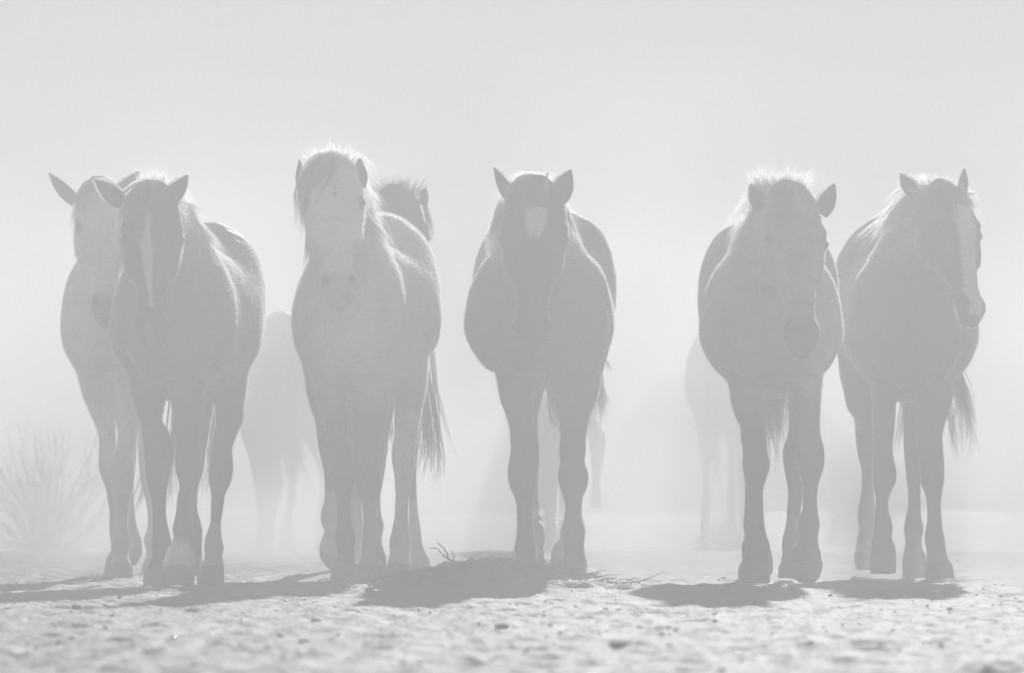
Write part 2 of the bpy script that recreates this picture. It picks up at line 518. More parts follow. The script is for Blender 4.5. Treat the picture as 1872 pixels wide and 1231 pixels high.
def horse(S):
    D = S['D']; h = S.get('h', .010)
    sc_ = D / FPX
    r = random.Random(S.get('seed', 1))
    rx0 = [q for b in S['torso'] for q in b[1:3]] + [q for l in S['legs'] for row in l['rows'] for q in row[1:]] + [S['head'][0][0] - 70, S['head'][0][0] + 70, S['head'][1][0] - 50, S['head'][1][0] + 50]
    x0 = (min(rx0) - 936) * sc_; x1 = (max(rx0) - 936) * sc_
    x0 -= .10; x1 += .10
    Fd = Field((x0, D - 1.35, -.03), (x1, D + 2.0, 1.85), h)
    # torso
    rows = []
    for dy, L, R, yt, yb, tp in S['torso']:
        d = D + dy; a = W(L, yt, d); b = W(R, yb, d)
        rows.append((d, (a[0] + b[0]) / 2, (b[0] - a[0]) / 2, a[2], b[2], tp))
    c, be, hp = rows                              # chest, belly, hip boxes
    def sc_row(q, dy, f, fz, dz=0, tp=None):
        zc = (q[3] + q[4]) / 2 + dz; hz = (q[3] - q[4]) / 2 * fz
        return (q[0] + dy, q[1], q[2] * f, zc + hz, zc - hz, q[5] if tp is None else tp)
    T = [sc_row(c, -.36, .12, .12, -.06, .0), sc_row(c, -.33, .45, .42, -.05, .1), sc_row(c, -.26, .72, .70, -.03), sc_row(c, -.14, .93, .92), c,
         be, hp, sc_row(hp, .16, .90, .93, -.01), sc_row(hp, .29, .62, .70, -.02), sc_row(hp, .345, .30, .34, -.02), sc_row(hp, .36, .10, .12, -.02)]
    loft_y(Fd, T)
    # neck
    P0 = np.array([c[1], c[0] + .02, c[3] * .55 + c[4] * .45 + .10])
    (hx, hy, hdy), (mx, my, mdy) = S['head']
    poll = W(hx, hy, D + hdy); muz = W(mx, my, D + mdy)
    ax = muz - poll; L = np.linalg.norm(ax); ax = ax / L
    yaw = math.radians(S.get('yaw', 0))
    f = np.array([0, -1., 0]); f -= ax * (f @ ax); f /= np.linalg.norm(f)
    lt = np.cross(ax, f)
    f2 = f * math.cos(yaw) + lt * math.sin(yaw) * (1 if lt[0] > 0 else -1)
    lt2 = np.cross(ax, f2)
    f, lt = f2, (lt2 if lt2[0] > 0 else -lt2)
    P1 = poll + ax * (.12 * L / .62) - f * .075 + np.array([0, .03, 0])
    Pm = (P0 + P1) / 2 + np.array([(P1[0] - P0[0]) * .1, 0, S.get('arch', .06)])
    NK = crom([0, .5, 1], [P0, Pm, P1], np.linspace(0, 1, 15))
    nr = S.get('neck', (.165, .27, .078, .13))
    crest = []
    for i, q in enumerate(NK):
        t = i / 14
        tan = NK[min(i + 1, 14)] - NK[max(i - 1, 0)]; tan /= np.linalg.norm(tan)
        up = np.array([0, 0, 1.]) - tan * tan[2]; up /= np.linalg.norm(up)
        la = np.cross(tan, up)
        e = t ** .8
        rl = nr[0] * (1 - e) + nr[2] * e; rv = nr[1] * (1 - e) + nr[3] * e
        Fd.ell(q, (rl, .12, rv), R=(la, tan, up), k=.05)
        Fd.ell(q + up * rv * .55, (rl * .42, .10, rv * .52), R=(la, tan, up), k=.05)
        crest.append(q + up * rv * 1.02)
    crest = np.array(crest)
    # shoulders, breast
    for s_ in (-1, 1):
        Fd.ell((c[1] + s_ * c[2] * .62, c[0] + .0, c[4] * .55 + c[3] * .45), (c[2] * .30, .20, .21), k=.06)
        Fd.ell((c[1] + s_ * c[2] * .30, c[0] - .27, c[4] * .72 + c[3] * .28), (c[2] * .30, .09, .13), k=.06)
        Fd.ell((hp[1] + s_ * hp[2] * .55, hp[0] + .02, hp[3] * .45 + hp[4] * .55), (hp[2] * .42, .24, .26), k=.07)
    # head in its own frame
    hw = S.get('hw', 1.0)
    rr = np.array(HEADROWS)
    cen = (poll + muz) / 2
    sl, X, Y, Z = Fd.sub(cen - .42, cen + .42, 0)
    x, y, z = X - poll[0], Y - poll[1], Z - poll[2]
    s_c = (x * ax[0] + y * ax[1] + z * ax[2]) / L
    l_c = x * lt[0] + y * lt[1] + z * lt[2]
    f_c = x * f[0] + y * f[1] + z * f[2]
    k_ = L / .62
    R_ = crom(rr[:, 0], rr[:, 1:], s_c)
    a_ = R_[..., 0] * k_ * hw; ff = np.where(f_c > 0, R_[..., 1], R_[..., 2]) * k_
    a2 = a_ * np.where(f_c > 0, 1, np.clip(1 + .35 * f_c / ff, .6, 1))
    rad = (np.abs(l_c / a2) ** 2.3 + np.abs(f_c / ff) ** 2.3) ** (1 / 2.3)
    d = (rad - 1) * np.minimum(a2, ff)
    d = np.maximum(d, np.maximum((-.06 - s_c) * L, (s_c - 1.02) * L))
    Fd.add(sl, d.astype(np.float32), .035)
    RH = (lt, f, ax)
    def hp_(s, l, q): return poll + ax * (s * L) + lt * (l * hw * k_) + f * (q * k_)
    for s_ in (-1, 1):
        if S.get('detail', True):
            Fd.ell(hp_(.285, s_ * .078, .040), (.026, .028, .020), R=RH, k=.03)            # brow
            Fd.ell(hp_(.35, s_ * .090, .030), (.021, .026, .019), R=RH, k=.012)            # eye bulge
            Fd.ell(hp_(.42, s_ * .109, .020), (.016, .020, .030), R=RH, k=.02, cut=True)   # hollow under the eye
            Fd.ell(hp_(.48, s_ * .074, .020), (.013, .016, .085), R=RH, k=.03)             # facial crest
            Fd.ell(hp_(.36, s_ * .060, -.085), (.035, .070, .085), R=RH, k=.03)            # jowl
            Fd.ell(hp_(.88, s_ * .043, .022), (.020, .022, .034), R=RH, k=.018)            # nostril wing
            Fd.ell(hp_(.885, s_ * .047, .046), (.010, .017, .023), R=RH, k=.008, cut=True)  # nostril
            Fd.ell(hp_(.64, s_ * .074, -.01), (.020, .03, .06), R=RH, k=.03, cut=True)
    if S.get('detail', True):
        Fd.ell(hp_(.955, 0, -.030), (.030, .026, .024), R=RH, k=.015)
        Fd.ell(hp_(.982, 0, .010), (.050, .04, .0035), R=RH, k=.006, cut=True)
    # legs
    hoofs = []; legarrs = []
    for lg in S['legs']:
        tab = np.array(lg.get('tab') or (FRONT if lg['kind'] == 'f' else HIND))
        d0 = D + lg['dy']
        rws = sorted(lg['rows'])
        zb = W(0, rws[-1][0], d0)[2]
        out = []
        for py, l, rgt in rws:
            z = W(0, py, d0)[2]; zz = z - zb + lg.get('zlift', 0)
            yo, ry = crom(tab[:, 0], tab[:, 1:], np.array([zz]))[0]
            dd = d0 + yo
            a = W(l, py, dd); b = W(rgt, py, dd)
            out.append((a[2], (a[0] + b[0]) / 2, dd, (b[0] - a[0]) / 2, ry))
        out = sorted(out)
        q = out[-1]; out.append((q[0] + .13, q[1], q[2] + .02, q[3] * .45, q[4] * .6))
        hz = out[0][0] + lg.get('hoofh', .075)
        # leg loft ends inside the hoof
        arr = np.array(out)
        zs = np.array(sorted(set([hz - .02] + [q[0] for q in out if q[0] > hz])))
        li = crom(arr[:, 0], arr[:, 1:], zs)
        loft_z(Fd, [(z, *q) for z, q in zip(zs, li)])
        hoofs.append((arr, hz)); legarrs.append(arr)
    V, Q = Fd.mesh()
    del Fd
    N = vnormals(V, Q)
    nz = fbm2(V[:, 0] * 1.0 + V[:, 1] * .7, V[:, 2] - V[:, 1] * .6, .07, 3, S.get('seed', 1))
    nz2 = fbm2(V[:, 0] - V[:, 1] * 1.3, V[:, 2] * .35, .05, 2, S.get('seed', 1) + 5)
    V = V + N * (nz * .0030 + nz2 * .0022)[:, None]
    # head coordinates of every vertex for the markings
    q = V - poll
    hs = (q @ ax) / L; hl = (q @ lt) / k_; hf = (q @ f) / k_
    onhead = (hs > -.05) & (hs < 1.08) & (np.abs(hl) < .16) & (hf > -.22) & (hf < .16)
    tone = S['tone'](V, hs, hl, hf, onhead, N, D)
    for li_, zt, tn in S.get('socks', []):
        ar = legarrs[li_]
        cc = crom(ar[:, 0], ar[:, 1:], V[:, 2])
        mm = (np.abs(V[:, 0] - cc[:, 0]) < cc[:, 2] * 1.12 + .004) & (np.abs(V[:, 1] - cc[:, 1]) < cc[:, 3] * 1.5 + .01) & (V[:, 2] < zt + .1)
        jj = fbm2(V[:, 0], V[:, 1], .03, 3, 77) * .03
        kk = ss(V[:, 2] + jj, zt - .014, zt + .014)
        tone = np.where(mm, tn + (tone - tn) * kk, tone)
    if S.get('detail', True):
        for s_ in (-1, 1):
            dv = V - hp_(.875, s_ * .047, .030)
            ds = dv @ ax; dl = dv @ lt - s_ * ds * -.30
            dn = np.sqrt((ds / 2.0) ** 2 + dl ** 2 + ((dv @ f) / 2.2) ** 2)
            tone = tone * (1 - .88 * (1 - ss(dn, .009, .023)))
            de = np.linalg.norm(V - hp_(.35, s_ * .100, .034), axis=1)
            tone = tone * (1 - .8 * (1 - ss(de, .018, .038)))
    # ears join the body mesh
    Vs, Fs, Ts = [V], [Q], [tone]; off = len(V)
    earV = []
    for bx, by, tx, ty, wd, turn in S['ears']:
        b = W(bx, by, D + hdy + .01); t = W(tx, ty, D + hdy - .02)
        ev, ef = ear_mesh(b - (t - b) * .12, t, wd, math.radians(turn))
        Vs.append(ev); Fs.append(ef + off); off += len(ev); Ts.append(np.full(len(ev), S.get('ear_tone', float(np.median(tone))))); earV.append((b, t, wd, turn))
    # root
    zfoot = 0.0
    root_loc = np.array([c[1], D + .35, 0.0])
    root = empty(S.get('name', 'horse'), root_loc)
    tag(root, S['label'], 'horse', S['group'])
    body = mesh_obj('body', np.concatenate(Vs) - root_loc, Fs, M_COAT, root, attr=np.concatenate(Ts))
    # hooves
    for arr, hz in hoofs:
        zb = arr[0, 0]
        rings = []
        n = 28; th = np.linspace(0, 2 * math.pi, n, endpoint=False)
        for t, g, yo in ((1.02, .90, .006), (1.0, 1.02, .004), (.93, 1.03, .002), (.6, 1.02, -.004), (.25, 1.01, -.010), (.05, 1.01, -.014), (0, .97, -.014), (0, .05, 0)):
            z = zb + (hz - zb) * t
            xc, yc, rx, ry = crom(arr[:, 0], arr[:, 1:], np.array([z]))[0]
            ryf = ry * (1.25 - .2 * t)
            cs, sn = np.cos(th), np.sin(th)
            P = np.stack([xc + rx * g * np.sign(cs) * np.abs(cs) ** .9, yc + yo + np.where(sn < 0, ryf, ry) * g * np.sign(sn) * np.abs(sn) ** .9, np.full(n, z) + .003 * np.sin(3 * th + zb * 90)], 1)
            rings.append(P)
        HV = np.concatenate(rings); HF = []
        for i in range(len(rings) - 1):
            for j in range(n):
                HF.append((i * n + j, (i + 1) * n + j, (i + 1) * n + (j + 1) % n, i * n + (j + 1) % n))
        mesh_obj('hoof', HV - root_loc, np.array(HF), M_HOOF, root)
    if not S.get('detail', True):
        if S.get('tail'):
            hair_obj('tail', [lock([W(*p) for p in tl[0]], tl[1], .04, tl[2], width=.006, k=7, frizz=.02) for tl in S['tail']], M_TAIL, root, root_loc)
        return
    # eyes
    for s_ in (-1, 1):
        c0 = hp_(.35, s_ * .096, .034)
        th = np.linspace(0, 2 * math.pi, 14, endpoint=False); ph = np.linspace(-1.5, 1.5, 8)
        EV = np.array([[c0[0] + .0175 * math.cos(p) * math.cos(t), c0[1] + .0175 * math.cos(p) * math.sin(t), c0[2] + .0175 * math.sin(p)] for p in ph for t in th])
        EF = [(i * 14 + j, i * 14 + (j + 1) % 14, (i + 1) * 14 + (j + 1) % 14, (i + 1) * 14 + j) for i in range(7) for j in range(14)]
        mesh_obj('eye', EV - root_loc, np.array(EF), M_EYE, root)
    # short coat hair standing off the skin
    nf = S.get('fuzz', 80000)
    # favour places seen edge on from the front, keep cover elsewhere
    edge = 1 - np.abs(N[:, 1])
    eq = edge[Q].mean(1)
    pr = (.003 if S.get('pale') else .010) + eq ** 4; pr /= pr.sum()
    fq = rng.choice(len(Q), nf, p=pr)
    uu = rng.random((nf, 1)); vv = rng.random((nf, 1)); q4 = Q[fq]; id_ = q4[:, 0]
    bl = lambda A: (A[q4[:, 0]] * (1 - uu) + A[q4[:, 1]] * uu) * (1 - vv) + (A[q4[:, 3]] * (1 - uu) + A[q4[:, 2]] * uu) * vv
    B = bl(V); Nn = bl(N)
    ln = rng.uniform(.004, .011, nf) * S.get('fuzz_len', 1.0)
    z = B[:, 2]
    ln *= .55 + .45 * ss(z, .35, .8)
    ln *= 1 + .5 * fbm2(B[:, 0] + B[:, 1], z, .09, 2, 61)
    ln *= .45 + .55 * np.clip(edge[id_] * 1.4, 0, 1)
    ln *= np.where((hs[id_] < .5) & onhead[id_] & (hf[id_] < 0), 1.5, 1.0)
    dirn = Nn * .85 + rng.normal(0, .25, (nf, 3)) + np.array([0, .15, -.28])
    dirn /= np.linalg.norm(dirn, axis=1)[:, None]
    sd = np.cross(dirn, np.array([0, 1., .3]) + rng.normal(0, .35, (nf, 3))); sd /= np.linalg.norm(sd, axis=1)[:, None]
    w_ = .0020
    FV = np.stack([B - Nn * .004 - sd * w_ * .5, B - Nn * .004 + sd * w_ * .5, B + dirn * ln[:, None]], 1).reshape(-1, 3)
    for bq, tq, wd, turn in earV:   # rim of hair round the ears
        ne = 700; t = rng.random(ne); axx = tq - bq; Le = np.linalg.norm(axx); axx = axx / Le
        sx = np.cross(axx, np.array([math.sin(math.radians(turn)), -math.cos(math.radians(turn)), 0])); sx /= np.linalg.norm(sx)
        sg = rng.choice([-1, 1], ne)
        ww = wd * .5 * np.interp(t, [0, .12, .3, .5, .7, .85, .95, 1], [.74, .88, 1, .93, .68, .38, .15, .04])
        p = bq + axx * (t * Le)[:, None] + sx * (sg * ww * .95)[:, None]
        dq = sx * sg[:, None] * .8 + axx * .7 + rng.normal(0, .3, (ne, 3)); dq /= np.linalg.norm(dq, axis=1)[:, None]
        s2 = np.cross(dq, np.array([0, 1., .3]) + rng.normal(0, .35, (ne, 3))); s2 /= np.linalg.norm(s2, axis=1)[:, None]
        FV = np.concatenate([FV, np.stack([p - s2 * w_ * .5, p + s2 * w_ * .5, p + dq * rng.uniform(.006, .013, ne)[:, None]], 1).reshape(-1, 3)])
    o = mesh_obj('coat_hair', FV - root_loc, np.arange(len(FV)).reshape(-1, 3), M_FUZZ_L if S.get('pale') else M_FUZZ_D, root, smooth=False)
    tag(o, kind='stuff')
    # mane
    hm = M_HAIR_L if S.get('palemane', True) else M_HAIR_D
    ML = []
    npts = len(crest)
    for side, cnt, drop, out_ in S['mane']:
        for i in range(26):
            t = i / 25 * .93
            p = crom(np.linspace(0, 1, npts), crest, np.array([t]))[0]
            rl = (nr[0] * (1 - t) + nr[2] * t) + .02
            j = rng.normal(0, .012, 3)
            dd = drop * rng.uniform(.7, 1.2)
            P = [p + j * .4, p + np.array([side * rl * .45 * out_, .01, .022]) + j, p + np.array([side * rl * .95 * out_, .02, -dd * .35]) + j, p + np.array([side * rl * 1.12 * out_, .02, -dd]) + 2 * j]
            ML.append(lock(P, cnt, .012, .028, width=.0020, k=8, frizz=.010, lenvar=.45))
    for P, n, r0, r1 in S.get('mane_locks', []):
        ML.append(lock([W(a[0], a[1], D + a[2]) for a in P], n, r0, r1, width=.0019, k=9, frizz=.012, lenvar=.45))
    for cx, cy, dy, ex, n, up in S.get('bristle', []):     # upstanding tuft
        for i in range(14):
            u = (i / 13 * 2 - 1)
            b = W(cx + u * ex, cy + abs(u) ** 2 * 10, D + dy)
            P = [b, b + np.array([u * .020, 0, up * .7]), b + np.array([u * .055 + rng.normal(0, .014), rng.normal(0, .015), up * rng.uniform(.8, 1.5)])]
            ML.append(lock(P, int(n * 1.6), .012, .022, width=.0018, k=7, frizz=.010, lenvar=.6, tight=.35, per=5))
    if ML: hair_obj('mane', ML, hm, root, root_loc)
    FL = []
    for P, n, r0, r1 in S.get('forelock', []):
        FL.append(lock([W(a[0], a[1], D + a[2]) for a in P], n, r0, r1, width=.0020, k=9, frizz=.008, lenvar=.4))
    if FL: hair_obj('forelock', FL, hm if S.get('palefore', False) else (M_HAIR_D if not S.get('pale') else M_FORE), root, root_loc)
    TL = []
    for P, n, r0, r1 in S.get('tail', []):
        TL.append(lock([W(a[0], a[1], D + a[2]) for a in P], int(n * .8), r0, r1 * 1.15, width=.0030, k=14, frizz=.016, lenvar=.45, tight=.09, per=5))
    if TL: hair_obj('tail', TL, M_TAIL, root, root_loc)
    KL = []
    for P, n, r0, r1 in S.get('feather', []):
        KL.append(lock([W(a[0], a[1], D + a[2]) for a in P], int(n * .2), r0, r1, width=.0016, k=5, frizz=.004, lenvar=.4))
    if KL: tag(hair_obj('fetlock_hair', KL, M_HAIR_L, root, root_loc), kind='stuff')

M_FORE = hair_mat('greyish_forelock_hair', .16, .4)



def tone_fn(base, legs=None, zleg=.62, ears=None, muzzle=None, marks=(), socks=(), belly=None, mottle=0, head=None):
    """socks: (px0, px1, dy0, dy1, ztop, tone)"""
    def fn(V, hs, hl, hf, on, N, D):
        t = np.full(len(V), base)
        jit = fbm2(V[:, 0], V[:, 2], .05, 3, 3) * .03
        if legs is not None:
            k = ss(V[:, 2] + jit, zleg - .14, zleg + .10); t = legs + (t - legs) * k
        if belly is not None:
            k = ss(V[:, 2], .85, 1.1); t = np.where(V[:, 2] > .8, belly + (t - belly) * k, t)
        for a, b, d0, d1, zt, tn in socks:
            px = V[:, 0] / V[:, 1] * FPX + 936
            m = (px > a) & (px < b) & (V[:, 1] > D + d0) & (V[:, 1] < D + d1)
            k = ss(V[:, 2] + jit * .6, zt - .012, zt + .012)
            t = np.where(m, tn + (t - tn) * k, t)
        if head is not None:
            k = on * ss(hf, -.13, -.05) * (1 - ss(np.abs(hl), .13, .15)); t = t + (head - t) * k
        if muzzle is not None:
            k = ss(hs, .74, .9) * on; t = t + (muzzle - t) * k
        for s0, s1, l0, l1, w0, w1, tn in marks:
            u = np.clip((hs - s0) / (s1 - s0), 0, 1)
            cl = l0 + (l1 - l0) * u; ww = np.interp(u, np.linspace(0, 1, len(w0)), w0) if hasattr(w0, '__len__') else w0
            wob = fbm2(hl, hs, .02, 2, 9) * .004
            k = (1 - ss(np.abs(hl - cl) + wob, ww * .75, ww * 1.1 + .002)) * ss(hs, s0 - .012, s0 + .012) * (1 - ss(hs, s1 - .012, s1 + .012)) * on * (hf > -.0)
            t = t + (tn - t) * k
        if mottle: t = t * (1 + fbm2(V[:, 0], V[:, 2], .045, 4, 91) * np.where(on, 1.5, .5) * mottle)
        return t * (1 + .12 * fbm2(V[:, 0] + V[:, 1], V[:, 2], .12, 3, 21))
    return fn
# ------------------------------------------------------------------ ground
def ground_h(x, y, fine=True):
    """height of the trodden ground"""
    crest = .055 * np.exp(-((y - 33.0) / 3.2) ** 2)
    drop = (.25 + .05 * fbm2(x, y * 0 + 3, 1.4, 3, 71)) * ss(y, 40.5, 47.5) - .5 * ss(y, 49, 75)
    z = crest + drop + fbm2(x, y * .8, 3.0, 3, 31) * .018
    z = z - .35 * ss(np.abs(x), 60, 300) * 0
    # brush mound in front of the lone horse
    mx, my = W(890, 1090, 23.0)[0], 23.0
    z = z + .062 * np.exp(-(((x - mx) / .30) ** 2) - ((y - my) / .55) ** 2) + .022 * np.exp(-(((x - mx - .1) / .95) ** 2) - ((y - my) / .5) ** 2)
    if fine:
        # keep the soil calm where hooves stand
        calm = np.ones_like(x * y)
        for hx, hy in FEET:
            calm = calm * (1 - .92 * np.exp(-((x - hx) ** 2 + (y - hy) ** 2) / .12 ** 2))
        near = 1 - ss(y, 50, 90)
        b = fbm2(x, y, .55, 3, 32); c = fbm2(x, y, .16, 3, 33); e = fbm2(x, y, .055, 3, 34)
        rough = b * .007 + np.abs(c) * .006 + np.maximum(c - .15, 0) * .008 + e * .010
        prints = np.minimum(fbm2(x, y, .26, 2, 35) + .30, 0) * .020      # hoof scuffs
        cr = fbm2(x, y, .09, 2, 36)
        rough = rough + np.abs(cr) * .009
        md = np.exp(-(((x - mx) / .45) ** 2) - ((y - my) / .7) ** 2)
        z = z + (rough + prints) * calm * near * (1 + 1.2 * md)
    return z

def ground():
    ys = [-40, -20, -8, 0, 3, 5, 6.5, 7.5]
    y = 8.2
    while y < 46: ys.append(y); y += (.0014 if 11 < y < 35 else .004) * y
    while y < 1200: ys.append(y); y *= 1.045
    xs = np.arange(-3.3, 3.3001, .019)
    sd = []; x = 3.33; st = .04
    while x < 600: sd.append(x); x += st; st *= 1.13
    sd = np.array(sd)
    xs = np.concatenate([-sd[::-1], xs, sd]); ys = np.array(ys)
    X, Y = np.meshgrid(xs, ys)
    X2 = X + 0
    Z = ground_h(X, Y)
    V = np.stack([X, Y, Z], 2).reshape(-1, 3)
    nx, ny = len(xs), len(ys)
    i = (np.arange(ny - 1)[:, None] * nx + np.arange(nx - 1)[None]).ravel()
    F = np.stack([i, i + 1, i + nx + 1, i + nx], 1)
    o = mesh_obj('ground', V, F, M_GROUND)
    tag(o, kind='structure')

FEET = []
for px, d in ((285, 25.05), (329, 25), (386, 25.5), (222, 27), (194, 27.1), (240, 27.8), (272, 28.2), (627, 25), (678, 25), (729, 25.6), (768, 28.9), (962, 25), (1050, 24.9), (992, 26), (1040, 25.8),
              (1378, 25), (1470, 24.9), (1384, 26), (1440, 25.7), (1613, 27.1), (1717, 27), (1578, 28), (1671, 27.7)):
    FEET.append(((px - 936) / FPX * d, d))
ground()

def hill():
    # a low dusty rise behind the herd
    n, k = 160, 14
    xs = np.linspace(-40, 40, n)
    prof = .25 + 1.75 * np.exp(-((xs - 2.9) / 1.9) ** 2) + .75 * np.exp(-((xs + 6.5) / 2.4) ** 2) + 1.2 * np.exp(-((xs - 9) / 4.5) ** 2) + fbm2(xs, xs * 0, 1.5, 4, 41) * .22
    prof += .8 * ss(np.abs(xs), 8, 25)
    ys = np.linspace(70, 112, k)
    sh = np.sin(np.linspace(0, math.pi, k)) ** .8
    X, Y = np.meshgrid(xs, ys)
    Z = -1.0 + (prof[None] + .75) * sh[:, None] + fbm2(X, Y, .9, 4, 42) * .10
    V = np.stack([X, Y, Z], 2).reshape(-1, 3)
    i = (np.arange(k - 1)[:, None] * n + np.arange(n - 1)[None]).ravel()
    o = mesh_obj('hill', V, np.stack([i, i + 1, i + n + 1, i + n], 1), M_HILL)
    tag(o, kind='structure')
hill()

def bank():
    # a bare dirt bank, only its outline showing through the dust
    n, k = 90, 18
    xs = np.linspace(.1, 5.0, n); ys = np.linspace(58, 65, k)
    prof = 1.55 * ss(xs, .3, 1.6) * (1 - .75 * ss(xs, 2.1, 4.4)) + fbm2(xs, xs * 0, .5, 3, 81) * .10 * ss(xs, .1, .6)
    X, Y = np.meshgrid(xs, ys)
    Z = -.25 + (prof[None] + .3) * np.sin(np.linspace(0, math.pi, k))[:, None] ** .7 + fbm2(X, Y, .4, 3, 82) * .05
    V = np.stack([X, Y, Z], 2).reshape(-1, 3)
    i = (np.arange(k - 1)[:, None] * n + np.arange(n - 1)[None]).ravel()
    tag(mesh_obj('hill', V, np.stack([i, i + 1, i + n + 1, i + n], 1), M_HILL), kind='structure')
bank()

# ------------------------------------------------------------------ tubes for twigs and stems
def tubes(paths, r0, r1, sides=5):
    Vs, Fs, off = [], [], 0
    for P, a, b in zip(paths, r0, r1):
        P = np.asarray(P); n = len(P)
        T = np.gradient(P, axis=0); T /= np.linalg.norm(T, axis=1)[:, None] + 1e-9
        u = np.cross(T, [.3, 1, .2]); u /= np.linalg.norm(u, axis=1)[:, None]; v = np.cross(T, u)
        th = np.arange(sides) / sides * 2 * math.pi
        r = np.linspace(a, b, n)
        R = P[:, None] + (u[:, None] * np.cos(th)[None, :, None] + v[:, None] * np.sin(th)[None, :, None]) * r[:, None, None]
        Vs.append(R.reshape(-1, 3))
        i = (np.arange(n - 1) * sides)[:, None] + np.arange(sides)[None]; j = (np.arange(n - 1) * sides)[:, None] + ((np.arange(sides) + 1) % sides)[None]
        Fs.append(np.stack([i.ravel(), j.ravel(), j.ravel() + sides, i.ravel() + sides], 1) + off); off += n * sides
    return np.concatenate(Vs), np.concatenate(Fs)

def brush_pile():
    d = 22.95
    o3 = np.array([W(885, 1085, d)[0], d, ground_h(np.array([W(885, 1085, d)[0]]), np.array([d]), False)[0]])
    root = empty('brush_pile', o3)
    tag(root, 'heap of broken dead twigs lying on the low mound before the lone middle horse', 'brush pile')
    big = [([(845, 1050), (835, 1034), (822, 1022), (815, 1006), (801, 991)], .006, .002), ([(822, 1024), (812, 1016), (800, 1004), (787, 1001)], .0035, .0015), ([(842, 1046), (828, 1038), (815, 1034)], .004, .002),
           ([(846, 1044), (838, 1032), (829, 1018), (824, 1004)], .0035, .001), ([(850, 1045), (846, 1034), (853, 1028), (862, 1032), (868, 1044)], .003, .0015), ([(860, 1046), (872, 1036), (884, 1040), (892, 1050)], .003, .0015),
           ([(876, 1044), (880, 1038), (879, 1028)], .003, .001), ([(887, 1044), (883, 1034), (889, 1036)], .003, .001), ([(914, 1054), (922, 1044), (930, 1034), (938, 1018), (943, 1010)], .0055, .002),
           ([(916, 1053), (924, 1040), (934, 1028), (940, 1022)], .0035, .001), ([(930, 1052), (934, 1040), (936, 1028)], .003, .001), ([(912, 1052), (940, 1058), (975, 1061), (1008, 1056)], .005, .002), ([(1000, 1057), (1014, 1062), (1022, 1064), (1036, 1070)], .003, .001),
           ([(860, 1048), (880, 1044), (900, 1046), (916, 1053)], .005, .003)]
    for P, a, b in big:
        pts = [W(x, y, d + .12 * math.sin(x * .13)) for x, y in P]
        C = crom(np.linspace(0, 1, len(pts)), pts, np.linspace(0, 1, 12)) + rng.normal(0, .0022, (12, 3))
        V, F = tubes([C], [a], [b], 6)
        mesh_obj('twig', V - o3, F, M_TWIG, root)
    paths, r0, r1 = [], [], []
    for i in range(700):
        u = rng.normal(0, .15) + (rng.random() < .25) * rng.normal(-.05, .22); y = d + rng.normal(0, .16)
        x = o3[0] + u
        z = ground_h(np.array([x]), np.array([y]), False)[0] + rng.uniform(0, .028)
        a = rng.normal(0, .28) + (0 if rng.random() < .93 else .8) * rng.choice([-1, 1]); L = rng.uniform(.04, .17)
        b = rng.uniform(-1.2, 1.2)
        dv = np.array([math.cos(a) * math.cos(b), math.sin(b) * .6, abs(math.sin(a)) * .6])
        p = np.array([x, y, z]); t = np.linspace(0, 1, 4)[:, None]
        paths.append(p + dv * L * (t - .3) + rng.normal(0, .004, (4, 3))); r0.append(rng.uniform(.0016, .0036)); r1.append(.0008)
    V, F = tubes(paths, r0, r1, 4)
    tag(mesh_obj('small_twigs', V - o3, F, M_TWIG, root), kind='stuff')
brush_pile()

def bush(px, py, d, height, spread, nst, label, lean=0, seed=1, cone=1.0):
    r = np.random.default_rng(seed)
    o3 = W(px, py, d); o3[2] = ground_h(np.array([o3[0]]), np.array([d]), False)[0]
    root = empty('dry_bush', o3); tag(root, label, 'bush', 'dead brush behind the herd')
    paths, r0, r1 = [], [], []; p2, q0, q1 = [], [], []
    for i in range(nst):
        az = r.uniform(0, 2 * math.pi); el = abs(r.normal(0, .55)) * cone
        L = height * r.uniform(.6, 1.05) * (1 - .18 * min(el, 1.2))
        t = np.linspace(0, 1, 9)
        dr = np.array([math.sin(el) * math.cos(az) * spread + lean, math.sin(el) * math.sin(az) * spread, math.cos(min(el, 1.4))])
        P = o3 + np.array([r.normal(0, .05), r.normal(0, .05), -.03]) + dr * L * t[:, None] + np.cumsum(r.normal(0, .008, (9, 3)), 0) * L * 1.3
        P[:, 2] += -.10 * L * t ** 2 * el
        paths.append(P); r0.append(.0036 * r.uniform(.6, 1.3)); r1.append(.0015)
        for b in range(r.integers(3, 7)):
            k = r.integers(2, 8); l2 = L * r.uniform(.15, .4)
            dv = dr + r.normal(0, .45, 3); dv /= np.linalg.norm(dv)
            tt = np.linspace(0, 1, 5)[:, None]
            p2.append(P[k] + dv * l2 * tt + np.cumsum(r.normal(0, .006, (5, 3)), 0)); q0.append(.0028); q1.append(.001)
    V, F = tubes(paths, r0, r1, 5); tag(mesh_obj('stems', V - o3, F, M_STEM, root), kind='stuff')
    V, F = tubes(p2, q0, q1, 3); tag(mesh_obj('twigs', V - o3, F, M_STEM, root), kind='stuff')
bush(85, 1020, 37.5, .82, 1.3, 95, 'large dry leafless bush at the left edge, fading into the dust', seed=5, cone=1.1)
bush(1335, 1000, 38.5, .32, 1.5, 90, 'small dark dry bush at the foot of the hazy horse beside the roan', seed=6)
bush(1540, 960, 44, .62, 1.5, 110, 'faint dry bush seen between the roan and the horse at far right', seed=7, lean=.15)

